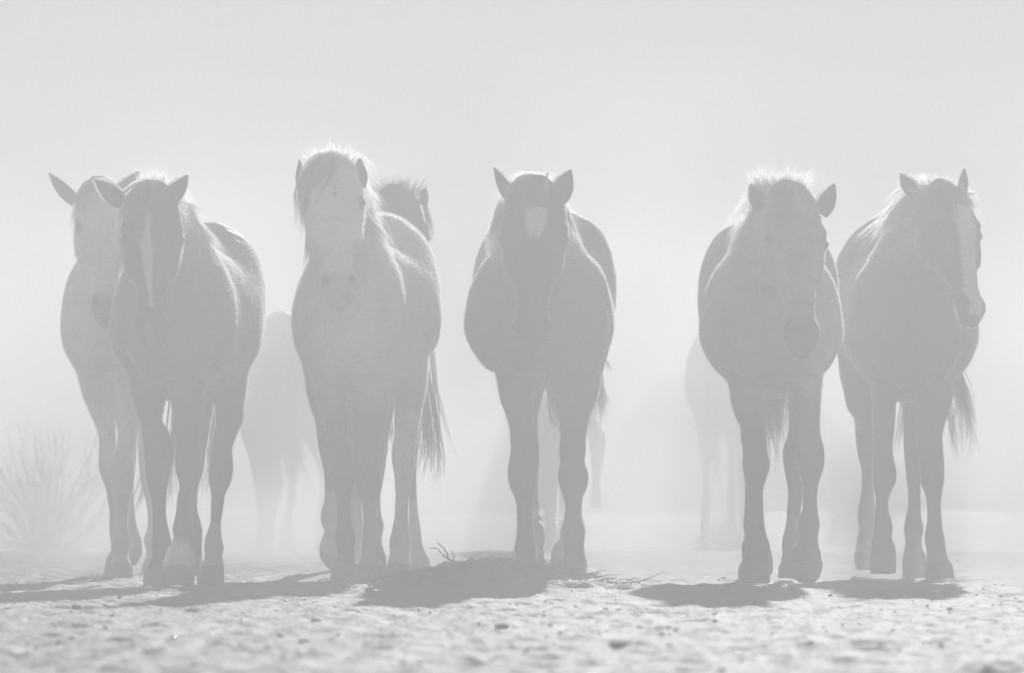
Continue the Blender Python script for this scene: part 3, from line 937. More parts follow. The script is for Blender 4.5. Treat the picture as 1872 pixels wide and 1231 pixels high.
# ------------------------------------------------------------------ loose stones and clods
def scatter(name, n, mat, size, ylo, yhi, seed, smooth=True, squash=.6, power=1.0):
    r = np.random.default_rng(seed)
    ph = (1 + 5 ** .5) / 2
    iv = np.array([(-1, ph, 0), (1, ph, 0), (-1, -ph, 0), (1, -ph, 0), (0, -1, ph), (0, 1, ph), (0, -1, -ph), (0, 1, -ph), (ph, 0, -1), (ph, 0, 1), (-ph, 0, -1), (-ph, 0, 1)], float) / 1.9
    iff = np.array([(0, 11, 5), (0, 5, 1), (0, 1, 7), (0, 7, 10), (0, 10, 11), (1, 5, 9), (5, 11, 4), (11, 10, 2), (10, 7, 6), (7, 1, 8), (3, 9, 4), (3, 4, 2), (3, 2, 6), (3, 6, 8), (3, 8, 9), (4, 9, 5), (2, 4, 11), (6, 2, 10), (8, 6, 7), (9, 8, 1)])
    y = ylo + (yhi - ylo) * r.random(n) ** power
    x = r.uniform(-1, 1, n) * (.086 * y + .3)
    z = ground_h(x, y)
    s = size * np.exp(r.normal(0, .45, n))
    V = iv[None] * (1 + r.normal(0, .16, (n, 12, 1))) * s[:, None, None] * np.array([1.25, 1.0, squash])
    a = r.uniform(0, 6.3, n); ca, sa = np.cos(a)[:, None], np.sin(a)[:, None]
    V = np.stack([V[..., 0] * ca - V[..., 1] * sa, V[..., 0] * sa + V[..., 1] * ca, V[..., 2]], 2)
    V += np.stack([x, y, z + s * squash * .25], 1)[:, None]
    F = (iff[None] + (np.arange(n) * 12)[:, None, None]).reshape(-1, 3)
    o = mesh_obj(name, V.reshape(-1, 3), F, mat, smooth=smooth)
    tag(o, kind='stuff')
scatter('pebbles', 3500, M_STONE, .0030, 9, 34, 51)
scatter('clods', 130, M_GROUND, .008, 10, 33, 52, smooth=False, squash=.7)
scatter('quartz_chips', 900, M_QUARTZ, .0026, 9, 26, 53)

#HORSES
# helpers that turn zoom readings into photograph pixels
def rd(x0, y0, s, rows): return [(y0 + v / s, x0 + l / s, x0 + r / s) for v, l, r in rows]

# ------------------------------------------------------------------ the seven horses of the front group
def H1():
    f1 = rd(0, 700, 3.517, [(-250, 640, 900), (-60, 720, 880), (60, 750, 855), (150, 762, 872), (240, 765, 900), (300, 762, 888), (370, 758, 880), (430, 745, 865), (480, 725, 862), (540, 712, 865),
                            (600, 715, 865), (660, 725, 855), (720, 740, 845), (800, 750, 828), (900, 748, 822), (960, 740, 830), (1020, 720, 842), (1070, 722, 835), (1110, 735, 820), (1150, 720, 835), (1200, 700, 855), (1272, 698, 853)])
    f2 = rd(0, 700, 3.517, [(-250, 430, 720), (-60, 500, 730), (0, 512, 735), (80, 535, 735), (150, 565, 735), (250, 605, 740), (330, 632, 745), (400, 637, 745), (480, 635, 735), (550, 637, 730), (620, 660, 740),
                            (680, 682, 745), (760, 695, 748), (850, 710, 760), (950, 708, 765), (1010, 716, 768), (1080, 718, 760), (1130, 690, 770), (1180, 677, 775), (1245, 668, 775)])
    h1 = rd(0, 700, 3.517, [(-200, 700, 960), (0, 720, 940), (200, 740, 900), (400, 770, 880), (520, 780, 870), (640, 790, 862), (740, 800, 858), (850, 815, 868), (950, 822, 888), (1000, 822, 905), (1050, 825, 915), (1100, 828, 910), (1150, 838, 888), (1170, 845, 868)])
    h2 = rd(60, 680, 2.798, [(0, 500, 640), (200, 520, 640), (400, 540, 640), (500, 545, 640), (600, 560, 640), (700, 585, 640), (800, 588, 650), (860, 568, 640), (910, 580, 640), (970, 570, 640), (1000, 560, 640), (1048, 556, 640)])
    horse(dict(D=27, seed=11, label='pale horse at far left, half hidden behind the dark horse with the thin blaze', group=HERD,
        torso=[(.2, 114, 306, 425, 705, .22), (.8, 128, 330, 428, 690, .1), (1.2, 150, 345, 418, 660, .0)],
        head=((182, 338, -.50), (196, 592, -.80)), yaw=14, neck=(.13, .25, .072, .12),
        ears=[(134, 362, 88, 316, .068, -35), (214, 352, 255, 313, .06, 30)],
        legs=[dict(kind='f', dy=-.1, rows=f1), dict(kind='f', dy=.15, rows=f2), dict(kind='h', dy=.9, rows=h1, zlift=.0), dict(kind='h', dy=1.2, rows=h2)],
        tone=tone_fn(.82, legs=.40, zleg=.50, muzzle=.16), ear_tone=.34, pale=True,
        mane=[(-1, 16, .10, .7)], palefore=False,
        forelock=[([(165, 334, -.55), (150, 345, -.62), (137, 385, -.64), (128, 430, -.60)], 90, .02, .018), ([(180, 332, -.55), (165, 345, -.64), (150, 375, -.68), (146, 410, -.66)], 80, .02, .02)],
        mane_locks=[([(150, 338, -.50), (175, 327, -.52), (200, 326, -.50), (222, 340, -.45)], 60, .012, .015)],
        tail=[([(215, 600, 1.45), (214, 700, 1.5), (212, 770, 1.48), (209, 830, 1.48)], 60, .012, .012),
              ([(240, 620, 1.5), (255, 760, 1.6), (262, 850, 1.6), (245, 905, 1.6), (236, 935, 1.6)], 26, .01, .02),
              ([(250, 640, 1.5), (262, 780, 1.6), (274, 880, 1.6), (258, 935, 1.6), (240, 968, 1.6)], 30, .01, .035)]))

def H2():
    m = (60, 680, 2.798)
    a = rd(*m, [(-260, 430, 700), (-100, 455, 700), (0, 485, 690), (100, 505, 680), (180, 525, 670), (250, 546, 660), (320, 560, 700), (380, 565, 722), (430, 568, 722), (480, 570, 715), (520, 573, 706), (560, 578, 695), (600, 590, 688), (640, 603, 683), (700, 610, 680), (760, 610, 685), (800, 611, 693), (830, 612, 700), (880, 602, 711), (930, 611, 698), (1000, 582, 690), (1030, 570, 700), (1098, 566, 702)])
    b = rd(*m, [(-260, 640, 900), (-100, 660, 900), (0, 680, 890), (100, 700, 880), (200, 715, 870), (300, 725, 862), (380, 733, 856), (430, 727, 860), (480, 725, 860), (540, 738, 848), (600, 745, 818), (680, 738, 808), (740, 730, 815), (800, 716, 820), (840, 721, 815), (890, 708, 808), (960, 683, 828), (1000, 680, 830), (1088, 680, 826)])
    c = rd(*m, [(-260, 900, 1120), (-100, 910, 1120), (0, 920, 1104), (100, 930, 1092), (180, 930, 1080), (250, 935, 1072), (330, 925, 1042), (400, 912, 1021), (480, 902, 1026), (560, 905, 1014), (620, 912, 988), (700, 912, 975), (780, 905, 964), (850, 885, 968), (900, 876, 978), (950, 880, 970), (990, 857, 977), (1030, 846, 980), (1090, 842, 981)])
    e = rd(*m, [(-200, 760, 1000), (0, 780, 960), (200, 790, 920), (400, 800, 890), (500, 800, 870), (600, 800, 845), (700, 798, 842), (780, 800, 862), (820, 802, 868), (880, 800, 866), (950, 795, 862), (1000, 790, 868), (1040, 785, 862)])
    horse(dict(D=25, seed=12, label='dark horse with a thin wavy blaze and one white sock', group=HERD,
        torso=[(.2, 203, 435, 425, 722, .20), (.75, 225, 478, 452, 735, .0), (1.15, 270, 479, 405, 690, .02)],
        head=((277, 348, -.50), (278, 638, -.82)), yaw=4, neck=(.155, .27, .080, .135),
        ears=[(220, 366, 172, 328, .070, -25), (310, 362, 342, 320, .070, 22)],
        legs=[dict(kind='f', dy=.05, rows=a), dict(kind='f', dy=-.02, rows=b), dict(kind='h', dy=.55, rows=c, tab=[(0, 0, .07), (.08, .01, .055), (.12, .03, .038), (.17, .05, .045), (.22, .055, .036), (.35, .085, .036), (.45, .12, .05), (.54, .16, .06), (.62, .20, .06), (.72, .24, .09), (.85, .30, .14), (1.0, .42, .17), (1.3, .55, .16)]), dict(kind='h', dy=.95, rows=e)],
        tone=tone_fn(.17, legs=.020, zleg=.78, head=.045, muzzle=.06, marks=[(.20, .40, -.012, -.020, (.006, .012), 0, .80), (.38, .78, -.020, -.004, (.026, .016, .007, .004), 0, .80), (.88, 1.0, -.018, -.010, (.008, .014, .010), 0, .3)],), socks=[(1, .165, .75), (2, .235, .5)], ear_tone=.05,  # legs darker than chest: shade low on the body put into the tone
        mane=[(1, 14, .10, .5), (-1, 10, .10, .5)], palemane=True,
        mane_locks=[([(225, 352, -.5), (250, 336, -.5), (272, 334, -.5), (300, 345, -.5)], 90, .010, .012),
                    ([(340, 385, -.1), (375, 425, .1), (400, 455, .2), (412, 472, .25)], 110, .02, .03),
                    ([(338, 375, -.1), (350, 378, 0), (362, 395, .1), (375, 420, .2)], 60, .012, .02),
                    ([(222, 445, -.5), (218, 470, -.5), (213, 490, -.5), (207, 512, -.5)], 60, .01, .012)],
        bristle=[(290, 342, -.42, 26, 16, .055)],
        forelock=[([(262, 340, -.58), (240, 360, -.64), (222, 400, -.66), (213, 455, -.64)], 110, .02, .016), ([(275, 340, -.58), (272, 365, -.66), (262, 395, -.68), (258, 430, -.68)], 90, .025, .02)],
        tail=[([(330, 620, 1.5), (318, 760, 1.6), (312, 850, 1.6), (306, 910, 1.55), (304, 950, 1.55)], 60, .02, .022),
              ([(380, 600, 1.5), (385, 740, 1.6), (382, 840, 1.6), (374, 900, 1.55), (368, 950, 1.55)], 60, .02, .025),
              ([(385, 640, 1.5), (388, 800, 1.6), (387, 880, 1.6), (380, 930, 1.5)], 20, .01, .02)]))

def H3():
    m = (420, 650, 2.618)
    a = rd(*m, [(-230, 330, 560), (-60, 355, 560), (60, 385, 560), (150, 400, 560), (250, 430, 560), (300, 445, 565), (350, 457, 568), (400, 470, 570), (450, 478, 578), (500, 482, 590), (545, 483, 599), (600, 490, 597), (650, 500, 586), (700, 508, 580), (760, 512, 582), (820, 508, 590), (870, 502, 604), (910, 510, 600), (960, 512, 600), (1000, 496, 607), (1040, 485, 610), (1088, 480, 612)])
    b = rd(*m, [(-230, 560, 800), (-60, 570, 790), (60, 580, 775), (150, 585, 765), (250, 585, 758), (350, 585, 742), (420, 592, 722), (480, 596, 716), (545, 600, 722), (600, 598, 725), (650, 606, 721), (700, 628, 706), (760, 637, 704), (850, 637, 705), (900, 632, 712), (950, 630, 718), (980, 626, 722), (1000, 613, 735), (1050, 610, 745), (1098, 610, 742)])
    c = rd(*m, [(-300, 760, 930), (-100, 770, 945), (50, 780, 942), (130, 788, 940), (200, 790, 932), (300, 790, 910), (400, 785, 895), (440, 776, 888), (520, 780, 880), (600, 792, 868), (700, 793, 858), (780, 789, 856), (850, 775, 861), (900, 763, 868), (940, 768, 862), (980, 758, 858), (1030, 750, 867), (1084, 750, 868)])
    e = rd(*m, [(-200, 620, 860), (0, 640, 840), (200, 650, 800), (400, 650, 760), (500, 650, 735), (600, 655, 724), (700, 655, 720), (760, 660, 726), (820, 662, 738), (860, 662, 730), (890, 662, 726), (940, 660, 742), (980, 655, 750), (1040, 652, 750)])
    horse(dict(D=25, seed=13, label='pale dun horse with dark forelegs and shaggy forelock, second group from left', group=HERD,
        torso=[(.2, 541, 745, 425, 722, .20), (.75, 556, 804, 450, 712, .0), (1.15, 582, 796, 390, 690, .02)],
        head=((604, 296, -.48), (622, 558, -.95)), yaw=3, neck=(.145, .27, .080, .13), arch=.09, hw=.92,
        ears=[(553, 342, 547, 292, .058, -60), (654, 338, 657, 290, .070, 40)],
        legs=[dict(kind='f', dy=.0, rows=a), dict(kind='f', dy=-.05, rows=b), dict(kind='h', dy=.6, rows=c, tab=[(0, 0, .07), (.08, .01, .055), (.12, .03, .038), (.17, .05, .045), (.22, .055, .036), (.35, .085, .036), (.45, .12, .05), (.54, .16, .06), (.62, .20, .06), (.72, .24, .09), (.85, .30, .14), (1.0, .42, .17), (1.3, .55, .16)]), dict(kind='h', dy=.95, rows=e)],
        tone=tone_fn(.80, legs=.045, zleg=.76, head=.93, muzzle=.5, marks=[(.30, .36, .012, .006, .004, 0, .05)]), ear_tone=.30, pale=True, socks=[(2, .70, .72), (1, .33, .2), (3, .4, .25)], fuzz_len=1.25,
        mane=[(1, 22, .13, .75), (-1, 12, .12, .5)],
        mane_locks=[([(568, 300, -.5), (585, 290, -.5), (610, 288, -.5), (640, 302, -.5)], 160, .014, .02),
                    ([(660, 380, -.35), (680, 410, -.2), (705, 440, .0), (722, 466, .1)], 200, .018, .018),
                    ([(655, 370, -.35), (665, 400, -.3), (675, 430, -.2), (690, 450, -.1)], 130, .02, .03),
                    ([(565, 400, -.4), (563, 440, -.35), (564, 470, -.3), (566, 500, -.3)], 90, .012, .016)],
        bristle=[(606, 292, -.46, 36, 24, .048)],
        forelock=[([(590, 292, -.56), (565, 310, -.64), (550, 350, -.66), (553, 400, -.64), (560, 415, -.64)], 90, .022, .022),
                  ([(600, 292, -.56), (578, 315, -.68), (556, 360, -.70), (553, 420, -.66), (557, 430, -.66)], 60, .02, .03),
                  ([(605, 292, -.58), (588, 315, -.72), (568, 345, -.74), (560, 380, -.74)], 130, .03, .025)],
        tail=[([(772, 650, 1.5), (783, 760, 1.55), (786, 840, 1.55), (776, 900, 1.5)], 60, .018, .055),
              ([(778, 680, 1.5), (792, 770, 1.6), (796, 840, 1.6), (790, 890, 1.6)], 60, .02, .03), ([(770, 680, 1.5), (776, 770, 1.55), (780, 840, 1.6), (770, 905, 1.55)], 50, .02, .03), ([(775, 680, 1.5), (786, 780, 1.6), (790, 860, 1.6), (783, 925, 1.6)], 30, .02, .04),
              ([(715, 740, 1.4), (716, 780, 1.4), (712, 815, 1.4), (706, 850, 1.4)], 30, .01, .012)]))

def H4():
    m = (420, 650, 2.618)
    a = rd(*m, [(-250, 322, 560), (0, 338, 520), (100, 358, 510), (200, 373, 505), (270, 394, 505), (330, 412, 505), (420, 419, 512), (500, 435, 515), (560, 450, 520), (640, 455, 520), (700, 453, 520), (760, 438, 518), (800, 440, 522), (840, 454, 525), (880, 440, 525), (930, 429, 522), (970, 434, 520), (1000, 455, 512), (1022, 478, 508)])
    e = rd(*m, [(-200, 760, 960), (0, 780, 940), (200, 800, 920), (400, 830, 905), (500, 845, 898), (600, 855, 894), (700, 860, 896), (780, 858, 906), (850, 856, 915), (900, 860, 920), (930, 862, 932), (960, 860, 946), (1000, 856, 960), (1040, 852, 970)])
    f_ = rd(*m, [(-200, 640, 860), (0, 650, 820), (200, 640, 780), (400, 640, 760), (560, 650, 740), (700, 660, 720), (800, 660, 730), (900, 660, 728), (960, 650, 735), (1020, 645, 740)])
    g = rd(*m, [(-200, 520, 700), (200, 540, 660), (400, 550, 640), (560, 560, 640), (700, 575, 630), (800, 575, 640), (900, 575, 640), (1020, 560, 640)])
    horse(dict(D=28, seed=14, label='dark horse behind the pale dun horse, only its spiky poll and sides showing', group=HERD,
        torso=[(.2, 534, 806, 420, 705, .14), (.8, 538, 804, 460, 705, .04), (1.15, 560, 790, 430, 680, .02)],
        head=((724, 352, -.45), (748, 600, -.72)), yaw=24, neck=(.16, .26, .085, .14), hw=1.05,
        ears=[(684, 372, 668, 348, .05, -20), (772, 372, 776, 344, .045, 30)],
        legs=[dict(kind='f', dy=.1, rows=a, hoofh=.07), dict(kind='f', dy=-.05, rows=f_), dict(kind='h', dy=.9, rows=e), dict(kind='h', dy=1.1, rows=g)],
        tone=tone_fn(.040, legs=.035, zleg=.6), socks=[(0, .385, .55), (2, .34, .22)], ear_tone=.04, fuzz=36000,
        mane=[(1, 18, .12, .9)], palemane=False,
        mane_locks=[([(775, 370, -.4), (783, 400, -.35), (788, 430, -.3), (793, 458, -.3)], 50, .01, .006), ([(778, 390, -.4), (784, 400, -.3), (786, 410, -.3), (787, 425, -.3)], 40, .012, .01)],
        bristle=[(728, 350, -.45, 40, 20, .055), (722, 348, -.42, 20, 14, .035)],
        tail=[([(790, 640, 1.5), (800, 760, 1.6), (799, 850, 1.6), (786, 905, 1.6)], 26, .015, .045)]))

def H5():
    m = (780, 680, 2.798)
    a = rd(*m, [(-260, 250, 520), (-100, 315, 560), (-30, 345, 570), (50, 363, 560), (100, 370, 548), (150, 378, 540), (200, 400, 538), (240, 414, 543), (280, 425, 550), (350, 430, 570), (400, 430, 577), (470, 420, 574), (540, 416, 570), (590, 426, 562), (640, 448, 551), (700, 458, 546), (800, 461, 545), (860, 455, 550), (900, 447, 560), (950, 455, 560), (1000, 440, 575), (1060, 430, 580)])
    b = rd(*m, [(-260, 660, 930), (-100, 640, 910), (-30, 636, 892), (50, 630, 884), (100, 642, 878), (150, 657, 862), (200, 667, 845), (270, 680, 823), (350, 682, 815), (400, 677, 816), (470, 682, 808), (500, 676, 818), (530, 670, 826), (590, 680, 818), (650, 700, 792), (700, 706, 789), (760, 707, 793), (820, 702, 806), (850, 700, 806), (900, 703, 803), (960, 697, 806), (1030, 692, 815), (1100, 688, 822)])
    c = rd(*m, [(-250, 520, 760), (0, 480, 640), (200, 470, 570), (380, 480, 570), (480, 500, 578), (560, 500, 572), (640, 505, 570), (700, 510, 577), (760, 512, 590), (810, 515, 602), (860, 518, 606), (900, 516, 598), (950, 512, 602), (1000, 505, 611), (1052, 500, 608)])
    e = rd(*m, [(-250, 700, 940), (0, 720, 900), (200, 720, 830), (380, 715, 810), (480, 712, 805), (600, 715, 800), (700, 708, 795), (760, 698, 802), (810, 681, 814), (850, 682, 810), (880, 655, 806), (930, 636, 812), (980, 637, 818), (1020, 650, 820), (1056, 668, 820)])
    sc_ = 2.798
    horse(dict(D=25, seed=15, label='dark horse with a white star on its forehead, walking alone in the middle', group=HERD,
        torso=[(.2, 851, 1122, 425, 703, .20), (.85, 858, 1121, 438, 695, .05), (1.2, 872, 1120, 377, 660, .02)],
        head=((978, 340, -.50), (972, 643, -.80)), yaw=0, neck=(.17, .27, .092, .145), hw=1.08,
        ears=[(938, 362, 903, 306, .062, -38), (1018, 362, 1044, 310, .088, 12)],
        legs=[dict(kind='f', dy=.0, rows=a), dict(kind='f', dy=-.12, rows=b), dict(kind='h', dy=1.0, rows=c), dict(kind='h', dy=.75, rows=e)],
        tone=tone_fn(.17, legs=.030, zleg=.66, head=.045, muzzle=.06, marks=[(.19, .37, .006, .002, (.036, .040, .034, .020), 0, .80)]), socks=[(3, .24, .6), (2, .3, .25)], ear_tone=.05,  # leg shade painted into the coat tone here too
        mane=[(-1, 16, .16, .85), (1, 12, .13, .6)],
        mane_locks=[([(925, 350, -.5), (950, 325, -.5), (980, 322, -.48), (1008, 340, -.45)], 150, .012, .014),
                    ([(922, 370, -.45), (912, 400, -.4), (905, 440, -.35), (908, 500, -.3)], 200, .02, .026),
                    ([(918, 380, -.45), (904, 420, -.35), (895, 455, -.3), (888, 480, -.2)], 90, .02, .03),
                    ([(1035, 385, -.4), (1045, 410, -.3), (1055, 430, -.2), (1066, 446, -.1)], 90, .012, .012)],
        forelock=[([(965, 334, -.56), (958, 350, -.62), (955, 372, -.66), (956, 395, -.66)], 80, .025, .022), ([(990, 334, -.56), (990, 350, -.62), (992, 372, -.66), (990, 392, -.66)], 80, .025, .022)],
        tail=[([(1005, 600, 1.6), (1004, 720, 1.7), (1012, 765, 1.7), (1022, 785, 1.7), (1000, 803, 1.7)], 40, .012, .02), ([(1006, 600, 1.6), (1012, 720, 1.7), (1022, 755, 1.7), (1005, 776, 1.7), (985, 776, 1.7)], 34, .012, .012),
              ([(1095, 600, 1.6), (1092, 700, 1.7), (1096, 750, 1.7), (1100, 805, 1.7)], 90, .012, .014), ([(1098, 620, 1.6), (1100, 700, 1.7), (1106, 730, 1.7), (1114, 762, 1.7)], 24, .006, .006),
              ([(1090, 640, 1.6), (1076, 740, 1.7), (1080, 775, 1.7), (1096, 795, 1.7)], 24, .01, .008), ([(1104, 640, 1.6), (1108, 660, 1.6), (1114, 675, 1.6), (1121, 688, 1.6)], 10, .003, .004)],
        feather=[([(986, 935, .95), (990, 945, .95), (997, 942, .95)], 60, .016, .02), ([(990, 950, .95), (997, 958, .95), (999, 966, .95)], 50, .012, .012), ([(1030, 945, .8), (1020, 942, .8), (1014, 940, .8)], 60, .016, .018), ([(1028, 955, .8), (1020, 962, .8), (1015, 968, .8)], 50, .012, .012),
                 ([(983, 1002, .95), (988, 1010, .95), (994, 1012, .95)], 40, .01, .008), ([(1026, 990, .8), (1018, 994, .8), (1012, 1000, .8)], 30, .01, .008)]))

def H6():
    m = (1220, 680, 2.798)
    a = rd(*m, [(-280, 200, 520), (-120, 240, 520), (0, 292, 510), (70, 317, 498), (150, 326, 490), (220, 346, 497), (290, 377, 503), (350, 378, 506), (410, 386, 510), (470, 385, 525), (520, 388, 514), (570, 402, 497), (620, 412, 487), (700, 413, 489), (760, 411, 496), (810, 406, 501), (850, 400, 512), (890, 404, 524), (930, 400, 520), (970, 379, 522), (1010, 363, 525), (1078, 362, 523)])
    b = rd(*m, [(-280, 560, 850), (-120, 580, 830), (0, 600, 795), (100, 625, 789), (200, 630, 780), (270, 632, 777), (330, 645, 786), (400, 660, 803), (440, 662, 804), (500, 675, 796), (560, 688, 777), (620, 693, 768), (700, 690, 770), (740, 676, 774), (790, 668, 781), (840, 674, 771), (880, 662, 770), (920, 634, 783), (980, 622, 792), (1030, 626, 785), (1060, 650, 770), (1074, 675, 755)])
    c = rd(*m, [(-200, 330, 560), (0, 360, 540), (200, 370, 510), (400, 390, 500), (500, 395, 495), (600, 398, 490), (700, 395, 492), (780, 388, 496), (830, 396, 505), (880, 380, 520), (930, 381, 532), (980, 382, 538), (1030, 380, 536)])
    e = rd(*m, [(-200, 560, 800), (0, 600, 760), (200, 618, 720), (330, 614, 700), (400, 593, 690), (470, 596, 695), (540, 606, 700), (580, 615, 698), (650, 619, 690), (720, 613, 680), (800, 605, 678), (850, 590, 675), (880, 584, 672), (930, 587, 660), (960, 588, 662), (1000, 567, 668), (1052, 566, 668)])
    horse(dict(D=25, seed=16, label='mottled roan horse with an upstanding bushy mane, its head lowered to one side', group=HERD,
        torso=[(.2, 1281, 1540, 425, 722, .20), (.85, 1285, 1533, 455, 700, .05), (1.15, 1283, 1527, 396, 670, .02)],
        head=((1444, 348, -.50), (1466, 648, -.80)), yaw=16, neck=(.16, .27, .085, .14), hw=1.0,
        ears=[(1392, 378, 1373, 337, .062, -10), (1500, 385, 1526, 336, .080, 25)],
        legs=[dict(kind='f', dy=.0, rows=a), dict(kind='f', dy=-.2, rows=b, tab=[(0, .05, .075), (.06, .03, .075), (.12, .02, .045), (.17, .02, .045), (.22, .01, .036), (.32, -.02, .034), (.40, -.06, .048), (.47, -.07, .05), (.55, -.05, .055), (.7, .05, .085), (.85, .16, .12), (1.0, .25, .15), (1.3, .3, .15)]),
              dict(kind='h', dy=1.1, rows=c), dict(kind='h', dy=.7, rows=e)],
        tone=tone_fn(.36, legs=.045, zleg=.72, mottle=.4, muzzle=.12, marks=[(.2, .75, .0, .0, (.04, .05, .03), 0, .28)]), socks=[(3, .27, .26)], ear_tone=.16,
        mane=[(-1, 16, .12, .9)],
        mane_locks=[([(1388, 375, -.35), (1375, 395, -.3), (1366, 425, -.2), (1362, 440, -.2)], 80, .015, .012), ([(1365, 405, -.2), (1352, 440, -.1), (1335, 465, 0), (1318, 480, 0)], 40, .004, .02), ([(1364, 410, -.2), (1350, 445, -.1), (1338, 475, 0), (1333, 492, 0)], 26, .003, .01),
                    ([(1402, 372, -.4), (1380, 385, -.35), (1368, 380, -.3), (1360, 368, -.3)], 60, .02, .02),
                    ([(1395, 352, -.4), (1385, 345, -.4), (1375, 350, -.4), (1365, 358, -.4)], 60, .02, .02)],
        bristle=[(1428, 346, -.42, 46, 26, .075), (1425, 342, -.46, 34, 20, .05)],
        forelock=[([(1440, 344, -.58), (1432, 375, -.66), (1425, 410, -.68), (1428, 450, -.68)], 80, .03, .03)],
        tail=[([(1405, 640, 1.5), (1404, 730, 1.6), (1410, 800, 1.6), (1415, 850, 1.6)], 160, .02, .03), ([(1425, 640, 1.5), (1424, 730, 1.6), (1430, 790, 1.6), (1436, 850, 1.6)], 160, .03, .03)],
        feather=[([(1358, 985, 1.1), (1354, 996, 1.1), (1353, 1006, 1.1)], 30, .008, .006)]))

def H7():
    m = (1500, 680, 2.798)
    a = rd(*m, [(-250, 190, 420), (-60, 230, 400), (60, 255, 390), (130, 262, 385), (200, 265, 383), (300, 268, 375), (380, 270, 368), (440, 270, 373), (500, 268, 387), (560, 268, 385), (600, 272, 366), (650, 281, 351), (700, 280, 350), (760, 274, 364), (800, 272, 369), (850, 264, 361), (880, 256, 378), (920, 255, 383), (1000, 252, 385), (1030, 255, 384)])
    b = rd(*m, [(-250, 480, 740), (-60, 480, 700), (60, 480, 685), (150, 485, 676), (220, 490, 652), (330, 495, 624), (400, 500, 626), (450, 505, 630), (520, 510, 632), (580, 516, 628), (640, 540, 617), (700, 545, 615), (780, 543, 621), (840, 528, 632), (880, 534, 637), (930, 545, 641), (980, 538, 669), (1062, 531, 684)])
    c = rd(*m, [(-250, 95, 330), (-100, 90, 320), (0, 100, 310), (100, 120, 300), (180, 136, 290), (240, 170, 280), (350, 180, 278), (420, 190, 276), (480, 206, 272), (560, 209, 271), (650, 204, 275), (700, 192, 278), (760, 189, 278), (810, 199, 274), (860, 183, 268), (900, 179, 265), (950, 170, 262), (985, 175, 262), (1010, 190, 262)])
    e = rd(*m, [(-250, 380, 640), (-60, 400, 600), (60, 420, 560), (200, 424, 545), (300, 425, 535), (450, 429, 530), (550, 440, 514), (600, 446, 510), (700, 445, 512), (760, 431, 520), (800, 423, 526), (860, 432, 515), (900, 430, 520), (950, 420, 540), (1000, 418, 541), (1048, 418, 541)])
    horse(dict(D=27, seed=17, label='dark horse at far right with a broad white blaze, turning its head aside', group=HERD,
        torso=[(.2, 1545, 1788, 430, 728, .20), (.82, 1531, 1776, 445, 720, .06), (1.15, 1527, 1765, 390, 680, .02)],
        head=((1728, 345, -.42), (1778, 590, -.75)), yaw=42, neck=(.16, .28, .088, .15),
        ears=[(1674, 352, 1646, 317, .066, -20), (1758, 350, 1764, 308, .055, 45)],
        legs=[dict(kind='f', dy=.1, rows=a), dict(kind='f', dy=.0, rows=b), dict(kind='h', dy=1.0, rows=c), dict(kind='h', dy=.75, rows=e)],
        tone=tone_fn(.16, legs=.09, zleg=.5, head=.045, muzzle=.06, marks=[(.20, .34, .0, .0, (.040, .060), 0, .80), (.32, .98, .0, -.004, (.056, .044, .038, .036, .046, .03), 0, .80)]), socks=[(2, .16, .55), (3, .19, .2), (1, .16, .18)], ear_tone=.05,
        mane=[(-1, 20, .10, .85)],
        mane_locks=[([(1665, 358, -.35), (1640, 385, -.2), (1615, 420, -.1), (1585, 470, .1)], 240, .02, .02), ([(1650, 370, -.3), (1630, 400, -.2), (1612, 425, -.1), (1620, 440, 0)], 100, .03, .02),
                    ([(1765, 355, -.5), (1776, 350, -.5), (1785, 360, -.5), (1790, 375, -.5)], 50, .02, .016), ([(1768, 365, -.52), (1780, 378, -.55), (1788, 390, -.56), (1792, 402, -.56)], 30, .006, .005)],
        bristle=[(1715, 346, -.42, 42, 24, .045), (1715, 342, -.45, 30, 14, .03)],
        forelock=[([(1748, 345, -.5), (1765, 358, -.6), (1778, 375, -.64), (1786, 400, -.64)], 50, .015, .01), ([(1735, 345, -.5), (1742, 370, -.64), (1745, 390, -.68), (1736, 412, -.70)], 30, .02, .01)],
        tail=[([(1655, 640, 1.5), (1654, 730, 1.6), (1650, 770, 1.6), (1640, 810, 1.6), (1638, 850, 1.6)], 60, .012, .02),
              ([(1735, 640, 1.5), (1752, 700, 1.6), (1758, 770, 1.6), (1740, 860, 1.6)], 90, .02, .05), ([(1738, 650, 1.5), (1758, 730, 1.6), (1765, 790, 1.6), (1769, 838, 1.6)], 70, .02, .03),
              ([(1738, 650, 1.5), (1752, 720, 1.6), (1768, 755, 1.6), (1790, 770, 1.6)], 60, .015, .012), ([(1742, 660, 1.5), (1756, 710, 1.6), (1768, 735, 1.6), (1774, 750, 1.6)], 40, .015, .03), ([(1740, 650, 1.5), (1750, 690, 1.6), (1762, 712, 1.6), (1778, 720, 1.6)], 30, .012, .008),
              ([(1730, 640, 1.5), (1740, 760, 1.6), (1750, 820, 1.6), (1764, 856, 1.6)], 40, .02, .01)]))

